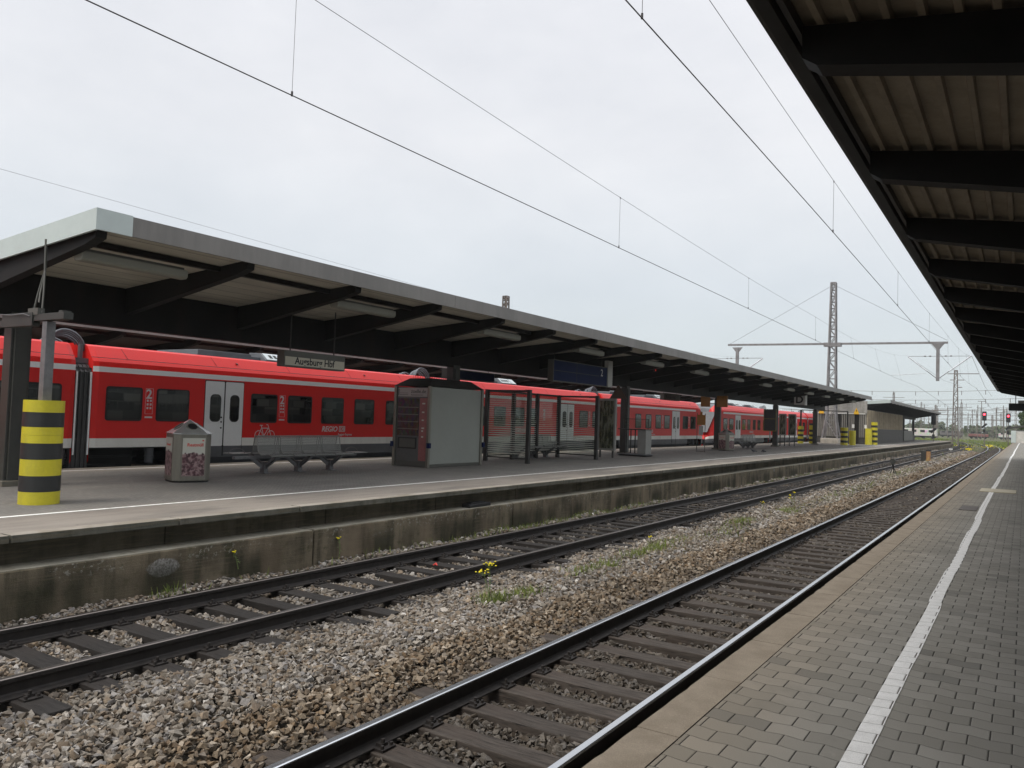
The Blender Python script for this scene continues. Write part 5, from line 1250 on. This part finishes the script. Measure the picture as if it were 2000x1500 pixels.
# cross spans over the yard
for i, (y, z, a, b) in enumerate(((210, 11.6, -55, 2), (210, 9.6, -55, 2), (260, 10.2, -62, 2), (260, 8.6, -60, 4), (320, 9.8, -80, 6), (320, 8.2, -80, 6), (400, 9.6, -100, 8), (400, 7.4, -100, 8), (460, 8.8, -110, 8), (460, 6.6, -110, 8), (360, 6.9, -90, 6), (230, 6.6, -60, 0))):
    m = MB(); pts = [(a+(b-a)*k/12, y, z-.9*math.sin(PI*k/12)) for k in range(13)]; m.tube(pts, .028+.00004*y, 4)
    for k in range(1, 12): m.tube([(a+(b-a)*k/12, y, z-.9*math.sin(PI*k/12)-.9), (a+(b-a)*k/12, y, z-.9*math.sin(PI*k/12)+.1)], .06, 4)
    tag(m.build('cross_span_wire', M['mastfar'], loc=((a+b)/2, y, z)), 'thin wire spanning across the distant yard', 'overhead wire', 'wires across the yard')
smallmast(-33.1, 50, -.7, 10.7, 'lattice mast top showing above the middle of the island roof', .55, .32)

# overhead wires
def wire(pts, r, name, label, group='overhead wires', m=None, cat='overhead wire'):
    m = m or MB(); m.tube(pts, r, 5); return m
def linepts(P): return P
def span(name, label, contact, cat, drops, rc=.0078, rm=.0042):
    t = thing(name, label, 'overhead line', contact[0], 'overhead lines of the tracks')
    def at(P, y):
        for a, b in zip(P, P[1:]):
            if a[1] <= y <= b[1]:
                f = (y-a[1])/(b[1]-a[1]); return tuple(a[i]+(b[i]-a[i])*f for i in range(3))
        return P[-1]
    def smooth(P, n=40):
        ys_ = np.linspace(P[0][1], P[-1][1], n); X = np.interp(ys_, [p[1] for p in P], [p[0] for p in P])
        # quadratic-ish smoothing of heights through the given points
        co_ = np.polyfit([p[1] for p in P], [p[2] for p in P], min(3, len(P)-1)); Z = np.polyval(co_, ys_)
        return [(float(x), float(y), float(z)) for x, y, z in zip(X, ys_, Z)]
    C = smooth(contact); K = smooth(cat)
    MB().tube(C, rc, 5).build('contact_wire', M['wire'], t); MB().tube(K, rm, 5).build('catenary_wire', M['wire'], t)
    for y in drops:
        a, b = at(C, y), at(K, y); m = MB(); m.tube([a, b], .0035, 4); m.tube([(a[0], a[1], a[2]-.01), (a[0], a[1], a[2]+.05)], .014, 6); m.tube([(b[0], b[1], b[2]-.03), (b[0], b[1], b[2]+.01)], .010, 6); m.build('dropper', M['wire'], t)
    return t
span('overhead_line', 'overhead contact and catenary wires above the near track', [(-3.43, -8, 5.90), (-3.43, 7.16, 5.86), (-3.43, 18.1, 5.74), (-3.43, 28.3, 5.54), (-3.43, 37.5, 5.38), (-3.5, 78, 5.4)],
     [(-3.43, -8, 7.6), (-3.43, 9.7, 7.04), (-3.43, 17.14, 6.84), (-3.43, 27.3, 6.62), (-3.43, 45, 6.65), (-3.82, 78, 8.08)], (7.6, 17.6, 27.8, 37.8, 48, 58, 68))
span('overhead_line', 'overhead contact and catenary wires above the farther track', [(-7.72, -8, 5.5), (-7.72, 6.66, 5.53), (-7.72, 16.3, 5.48), (-7.72, 26.5, 5.45), (-7.72, 37, 5.39), (-8.0, 78, 5.5)],
     [(-7.72, -8, 7.4), (-7.72, 6.8, 6.85), (-7.72, 15.94, 6.68), (-7.72, 26, 6.47), (-7.72, 36, 6.40), (-8.7, 78, 8.2)], (6.66, 16.2, 26.2, 36.3, 46, 56, 67))
span('overhead_line', 'faint overhead wires above the train, left of the island roof', [(-19.5, -8, 5.2), (-19.5, 78, 5.0)], [(-21.5, -8, 7.6), (-21.5, 9.44, 7.42), (-21.5, 17.1, 7.13), (-21.5, 23.3, 6.96), (-21.5, 45, 6.8), (-21.5, 78, 8.2)], ())
# wires beyond the mast
m = MB()
for (a, b) in (((-3.82, MY, 8.08), (-4.5, 150, 7.5)), ((-8.73, MY, 8.1), (-9.3, 158, 9.5)), ((-3.5, MY, 5.4), (-4.3, 200, 5.0)), ((-8.0, MY, 5.5), (-9.8, 200, 5.0))):
    m.tube([a, ((a[0]+b[0])/2, (a[1]+b[1])/2, (a[2]+b[2])/2-.5), b], .016, 4)
tag(m.build('overhead_line', M['wire'], loc=(-6, MY, 8)), 'overhead wires running on past the lattice mast cross arm', 'overhead line', 'overhead lines of the tracks')

# ------------------------------------------------------------ signals and small things by the tracks
def signal(cx, cy_, z0, zt, label, lit=True):
    t = thing('railway_signal', label, 'signal', (cx, cy_, z0), 'railway light signals')
    MB().tube([(cx, cy_+.3, z0), (cx, cy_+.3, zt)], .07, 8).build('post', M['mastfar'], t)
    m = MB(); m.box(cx-.32, cx+.32, cy_, cy_+.2, zt-1.5, zt); m.build('signal_head', M['inkblack'], t, bevel=.1)
    m = MB(); m.bar((cx-.34, cy_+.05, zt-2.65), (cx+.34, cy_+.05, zt-2.0), .3, .42, up=(0, 1, 0)); m.build('lower_head', M['inkblack'], t)
    MB().box(cx-.17, cx+.17, cy_+.0, cy_+.15, zt-3.4, zt-2.9).build('number_plate', M['inkblack'], t)
    if lit: MB().tube([(cx, cy_-.03, zt-.48), (cx, cy_-.0, zt-.48)], .15, 16).build('red_lamp', M['redlamp'], t)
    return t
signal(-5.5, 150, -.8, 5.05, 'left of the two lit red signals beyond the platform end'); signal(-2.2, 150, -.8, 4.85, 'right of the two lit red signals beyond the platform end')
signal(-11.1, 130, .12, 4.0, 'unlit dark signal standing under the far roof tip', False)
# yellow brown marker post
t = thing('marker_post', 'stout rusty orange marker post with black cap between the tracks', 'marker post', (-6.2, 68.9, -.85))
MB().tube([(-6.2, 68.9, -.85), (-6.2, 68.9, .02)], .16, 12).build('post', M['rustpost'], t); MB().tube([(-6.2, 68.9, .022), (-6.2, 68.9, .14)], .17, 12).build('cap', M['rubber'], t)
tag(MB().box(-6.75, -6.4, 69.3, 69.75, -.9, -.0).box(-6.78, -6.37, 69.27, 69.78, 0, .04).build('track_cabinet', M['col'], loc=(-6.6, 69.5, -.85), bevel=.02), 'narrow dark cabinet left of the rusty marker post', 'cabinet')
t = thing('dwarf_signal', 'small black dwarf signal on splayed legs between the tracks', 'dwarf signal', (-5.85, 47.3, -.85))
m = MB()
for dx, dy in ((-.14, -.1), (.22, -.05), (.05, .16)): m.tube([(-5.95+dx, 47.3+dy, -.85), (-5.95, 47.3, -.35)], .022, 6)
m.build('leg', M['rubber'], t); MB().tube([(-5.95, 47.3, -.4), (-5.95, 47.3, -.18)], .05, 8).build('stem', M['rubber'], t); m = MB(); m.tube([(-5.95, 47.22, -.10), (-5.95, 47.38, -.10)], .15, 14); m.build('signal_head', M['col'], t)
m = MB(); m.box(-7.9, -7.5, 112.9, 113.1, -.7, -.5); m.tube([(-7.7, 113, -.9), (-7.7, 113, -.7)], .04, 6); tag(m.build('dwarf_signal', M['white'], loc=(-7.7, 113, -.9)), 'tiny pale dwarf signal far down between the tracks', 'dwarf signal')

# end wall and fence behind the near platform, hut, wagons
t = thing('end_wall', 'pale grey wall closing the far end of the near platform', 'wall', (0, 165.5, 0))
MB().box(-1.25, 9, 165.1, 165.4, 0, 1.95).build('wall', M['concretewall'], t); MB().box(-1.3, 9, 165.05, 165.45, 1.951, 2.03).build('coping', M['white'], t)
m = MB(); m.box(-2.0, -1.28, 165.0, 165.9, 0, 2.1); tag(m.build('switch_cabinet', M['alu'], loc=(-1.6, 165.4, 0), bevel=.05), 'light blue grey cabinet at the left end of the pale wall', 'cabinet')
t = thing('track_hut', 'small dark shed with sloping roof beyond the pale wall', 'shed', (-1.5, 190, -.8))
MB().box(-2.3, 6, 190, 196, -.8, 2.3).build('wall', M['greywagon'], t); MB().add([(-3.1, 189.6, 2.45), (7, 189.6, 4.2), (7, 197, 4.2), (-3.1, 197, 2.45), (-3.1, 189.6, 2.75), (7, 189.6, 4.6), (7, 197, 4.6), (-3.1, 197, 2.75)], [(0, 3, 2, 1), (4, 5, 6, 7), (0, 1, 5, 4), (1, 2, 6, 5), (2, 3, 7, 6), (3, 0, 4, 7)]).build('roof', M['cladd'], t)
def wagon(x0, x1, y, z0, z1, mat, label, name='freight_wagon'):
    t = thing(name, label, 'wagon', ((x0+x1)/2, y, -.8), 'distant rail vehicles')
    m = MB(); m.box(x0, x1, y, y+2.6, z0+.9, z1); m.build('wagon_body', mat, t, bevel=.15)
    m = MB(); m.box(x0+.2, x1-.2, y+.2, y+2.4, z0+.5, z0+.9); m.build('underframe', M['rubber'], t)
    m = MB()
    for x in np.linspace(x0+1, x1-1, 4): m.tube([(x, y+.2, z0+.45), (x, y+.35, z0+.45)], .45, 12)
    m.build('wheel', M['rubber'], t)
    m = MB(); 
    for x in np.arange(x0+.8, x1-1, 2.2): m.box(x, x+1.2, y-.02, y, z0+2.0, z0+2.7)
    m.build('window', M['rubber'], t)
wagon(-31, -21.5, 262, -.9, 2.2, M['wagon'], 'pale grey painted wagon standing beyond the far roof')
wagon(-18, -11.5, 350, -.9, 1.0, M['redwagon'], 'brick red wagon row in the yard between the signals')
wagon(-52, -32, 340, -.9, 2.2, M['greywagon'], 'dark grey wagon behind the pale one'); wagon(-30, -21.5, 380, -.9, 1.8, M['greywagon'], 'dark grey wagon left of the brick red one')
wagon(-8.5, -2, 360, -.9, 1.6, M['wagon'], 'pale wagon right of the brick red one')
wagon(-5, 30, 420, -.9, 1.9, M['greywagon'], 'long grey wagon in the farthest part of the yard')

# ------------------------------------------------------------ vegetation
def leafmesh(name, centers, radii, n, size, mat, parent=None, loc=(0, 0, 0), flat=False, up=False):
    C = np.array(centers, float); Rr = np.array(radii, float); idx = RNG.choice(len(C), n, p=Rr**2/np.sum(Rr**2))
    d = RNG.normal(size=(n, 3)); d /= np.linalg.norm(d, axis=1)[:, None]; d *= (RNG.random((n, 1))**.45)
    p = C[idx]+d*Rr[idx][:, None]*np.array([1, 1, .85])
    a = RNG.normal(size=(n, 3)); a /= np.linalg.norm(a, axis=1)[:, None]; b = np.cross(a, RNG.normal(size=(n, 3))); b /= np.linalg.norm(b, axis=1)[:, None]
    s = size*RNG.uniform(.6, 1.4, (n, 1)); V = np.stack([p-a*s, p+b*s*.6, p+a*s, p-b*s*.6], 1).reshape(-1, 3)
    off = np.array(OFF[parent.name]) if parent is not None else np.array(loc); V = V-off
    Fc = np.arange(4*n).reshape(-1, 4); me = bpy.data.meshes.new(name); me.vertices.add(4*n); me.vertices.foreach_set('co', V.astype(np.float32).ravel())
    me.loops.add(4*n); me.loops.foreach_set('vertex_index', Fc.astype(np.int32).ravel()); me.polygons.add(n); me.polygons.foreach_set('loop_start', np.arange(0, 4*n, 4, dtype=np.int32)); me.update(calc_edges=True)
    v = np.repeat(np.clip(RNG.normal(.45, .25, n), 0, 1), 4); ca = me.color_attributes.new('Col', 'FLOAT_COLOR', 'POINT'); ca.data.foreach_set('color', np.stack([v, v, v, np.ones_like(v)], 1).astype(np.float32).ravel())
    me.materials.append(mat); o = bpy.data.objects.new(name, me); COL.objects.link(o)
    if parent is not None: o.parent = parent
    else: o.location = loc
    return o
def tree(x, y, z0, h, r, label, n=2600, leaf=.3, mat='leaf'):
    t = thing('tree', label, 'tree', (x, y, z0), 'trees beyond the yard')
    m = MB(); m.tube([(x, y, z0), (x+.1, y, z0+h*.35), (x-.1, y, z0+h*.7)], [.05*h*.5, .035*h*.5, .012*h], 8)
    for k in range(6):
        a = k*1.1; m.tube([(x, y, z0+h*(.3+.06*k)), (x+r*.6*math.cos(a), y+r*.6*math.sin(a), z0+h*(.5+.06*k))], [.02*h*.5, .008*h*.5], 5)
    m.build('trunk', M['bark'], t)
    C = []; Q = []
    for k in range(11):
        a = random.uniform(0, 2*PI); q = random.uniform(.15, .75)*r; zz = z0+h*random.uniform(.38, .86); C.append((x+q*math.cos(a), y+q*math.sin(a), zz)); Q.append(r*random.uniform(.30, .5))
    leafmesh('crown', C, Q, n, leaf, M[mat], t)
for i, (x, y, h, r, lab) in enumerate(((1.9, 205, 9.5, 3.2, 'bushy green tree behind the pale wall under the near roof end'), (5.5, 215, 11, 4, 'taller green tree at the right behind the pale wall'), (.9, 225, 8.2, 2.6, 'smaller green tree left of the others behind the pale wall'))):
    tree(x, y, -.8, h, r, lab, 5000, .22)
# far wood as one mass
C = []; Q = []
for k in range(520):
    x = RNG.uniform(-210, 60); y = RNG.uniform(440, 560); hh = RNG.uniform(4.2, 7.6)+1.6*math.sin(x*.045)+1.0*math.sin(x*.13)
    for q in range(3): C.append((x+RNG.uniform(-2, 2), y, -.8+hh*(.25+.3*q))); Q.append(hh*.34)
o = leafmesh('distant_wood', C, Q, 52000, .8, M['leaf2'], loc=(0, 500, 0)); tag(o, kind='stuff', label='low green wood along the horizon behind the yard', cat='wood')
# low fields of yellow flowering weeds between the tracks in the distance
def tufts(name, zones, n, h, wdt, mat, label, z=None):
    V = []; k = 0; cols = []
    for (x0, x1, y0, y1, m_) in zones:
        x = RNG.normal((x0+x1)/2, (x1-x0)/4, m_); y = RNG.normal((y0+y1)/2, (y1-y0)/4, m_)
        zz = bed_h(x, y)+wob(x, y) if z is None else np.full(m_, z)
        x = x+np.array([bend(v) for v in y]); hh = h*RNG.uniform(.4, 1.2, m_); a = RNG.uniform(0, 2*PI, m_); lx = RNG.normal(0, .35, m_)*hh; ly = RNG.normal(0, .35, m_)*hh
        ww = wdt*RNG.uniform(.6, 1.3, m_)*(1+y/120); dx = np.cos(a)*ww; dy = np.sin(a)*ww
        V.append(np.stack([np.stack([x-dx, y-dy, zz-.01], -1), np.stack([x+dx, y+dy, zz-.01], -1), np.stack([x+lx+dx*.3, y+ly+dy*.3, zz+hh], -1), np.stack([x+lx-dx*.3, y+ly-dy*.3, zz+hh], -1)], 1).reshape(-1, 3))
    V = np.concatenate(V); n = len(V)//4; me = bpy.data.meshes.new(name); me.vertices.add(4*n); me.vertices.foreach_set('co', V.astype(np.float32).ravel())
    me.loops.add(4*n); me.loops.foreach_set('vertex_index', np.arange(4*n, dtype=np.int32)); me.polygons.add(n); me.polygons.foreach_set('loop_start', np.arange(0, 4*n, 4, dtype=np.int32)); me.update(calc_edges=True)
    v = np.repeat(RNG.random(n), 4); ca = me.color_attributes.new('Col', 'FLOAT_COLOR', 'POINT'); ca.data.foreach_set('color', np.stack([v, v, v, np.ones_like(v)], 1).astype(np.float32).ravel())
    me.materials.append(mat); o = bpy.data.objects.new(name, me); COL.objects.link(o); return tag(o, kind='stuff', label=label, cat='grass')
tufts('grass', [(-5.95, -5.55, 8.35, 8.95, 260), (-5.85, -5.5, 8.9, 9.7, 200), (-6.0, -5.5, 10.7, 11.6, 150), (-6.1, -5.6, 12.6, 15.6, 600), (-6.0, -5.5, 18.6, 20.2, 320), (-5.8, -5.3, 22.0, 24.0, 300), (-6.3, -5.2, 40, 58, 900), (-6.6, -5.4, 62, 112, 1500), (-5.95, -5.55, 11.7, 12.3, 120), (-6.0, -5.0, 16, 19, 160), (-5.9, -5.1, 25, 40, 700), (-9.2, -8.95, 24, 60, 900), (-9.22, -8.98, 9, 24, 900), (-9.2, -9.0, 6, 6.6, 60)], 0, .12, .0055, M['grass'], 'green grass tufts growing out of the ballast')
tufts('dry_weeds', [(-6.1, -5.2, 12, 17, 500), (-6.1, -5.2, 20, 30, 900), (-6.4, -5.1, 30, 110, 3500)], 0, .07, .006, M['drygrass'], 'brownish dry weeds on the middle ballast mound')
tufts('meadow', [(-60, -4, 118, 330, 26000), (-14, -9.5, 142, 200, 5000), (-3.5, 6, 166, 260, 5000)], 0, .45, .05, M['grass'], 'rough green meadow between the distant tracks', z=-1.1)
tufts('flower_carpet', [(-40, -9, 150, 165, 5200), (-30, -14, 175, 215, 700), (-4.0, -2.2, 165, 190, 120), (-6.3, -5.2, 92, 112, 60), (-60, -20, 220, 240, 6000), (-7.4, -6.0, 122, 140, 260)], 0, .26, .030, M['flower'], 'yellow flowers carpeting the ground beyond the platform end', z=-1.0)
def ragwort(x, y, z, h, label, stems=2, seed=0, heads=1.0):
    rg = random.Random(seed); t = thing('yellow_weed', label, 'wild flower', (x, y, z), 'yellow flowering weeds')
    ms = MB(); mf = MB(); ml = MB()
    for s in range(stems):
        bx, by = x+rg.uniform(-.04, .04)*(s > 0), y+rg.uniform(-.04, .04)*(s > 0); tx, ty_, tz = bx+rg.uniform(-.06, .03)-(.10 if s else 0), by+rg.uniform(-.05, .05), z+h*(1-.22*s)
        ms.tube([(bx, by, z-.02), ((bx+tx)/2+.01, (by+ty_)/2, (z+tz)/2), (tx, ty_, tz-.03)], [.006, .005, .003], 5)
        for k in range(int(9*heads)+3):
            a = rg.uniform(0, 2*PI); q = rg.uniform(.01, .085)*heads; hx, hy, hz = tx+q*math.cos(a)*1.1, ty_+q*math.sin(a)*1.1, tz+rg.uniform(-.015, .02)
            ms.tube([(tx, ty_, tz-.06), (hx, hy, hz)], .0018, 4)
            mf.tube([(hx, hy, hz-.006), (hx, hy, hz), (hx, hy, hz+.006)], [.008, .015, .006], 7)
        for k in range(9):
            f = rg.uniform(.08, .8); a = rg.uniform(0, 2*PI); px, py, pz = bx+(tx-bx)*f, by+(ty_-by)*f, z+(tz-z)*f; l = .07*(1-f*.5)
            ml.add([(px, py, pz), (px+l*.5*math.cos(a)-.008*math.sin(a), py+l*.5*math.sin(a)+.008*math.cos(a), pz+.02), (px+l*math.cos(a), py+l*math.sin(a), pz+.012), (px+l*.5*math.cos(a)+.008*math.sin(a), py+l*.5*math.sin(a)-.008*math.cos(a), pz+.02)], [(0, 1, 2, 3)])
    ms.build('stem', M['stem'], t); mf.build('flower_head', M['flower'], t); ml.build('leaf', M['stem'], t)
ragwort(-5.74, 8.52, -.80, .52, 'yellow flowering weed in the ballast nearest the camera, between the tracks', 2, 1, 1.2)
ragwort(-9.17, 7.35, -.62, .22, 'yellow flower growing against the wall, left of the first wall joint', 1, 2, .6)
ragwort(-9.17, 9.3, -.70, .28, 'yellow flower growing against the wall, right of the first wall joint', 1, 3, .5)
ragwort(-6.2, 14.9, -.84, .16, 'short yellow flower beside the farther track, nearest of three', 1, 4, .6)
ragwort(-6.15, 22.6, -.84, .30, 'short yellow flower beside the farther track, middle of three', 1, 5, .8)
ragwort(-5.9, 25.3, -.84, .42, 'taller leafy yellow flower beside the farther track', 3, 6, .7)
ragwort(-6.05, 67.5, -.84, .4, 'leafy weed at the foot of the rusty marker post', 4, 7, .4)
# litter
for i, (x, y, z, c, lab) in enumerate(((-9.05, 17.9, -.76, 'white', 'crumpled white litter on the stones below the wall'), (-6.45, 27.0, -.80, 'white', 'white litter beside the farther track'), (-7.9, 10.15, -.80, 'redink', 'red scrap of litter between the rails of the farther track'))):
    m = MB(); m.tube([(x-.04, y, z-.01), (x, y+.02, z+.015), (x+.05, y-.01, z)], [.01, .022, .008], 6); tag(m.build('litter', M[c], loc=(x, y, z)), lab, 'litter')

# thin haze
mh = NT('haze_air'); mh.n.remove(mh.b); pv = mh.new('ShaderNodeVolumePrincipled'); pv.inputs['Density'].default_value = .0003; pv.inputs['Color'].default_value = (.9, .95, .97, 1)
mh.t.links.new(pv.outputs[0], mh.n['Material Output'].inputs['Volume'])
m = MB(); m.box(-700, 120, -70, 900, -2.3, 22); hz = m.build('haze', mh.m); tag(hz, kind='stuff')
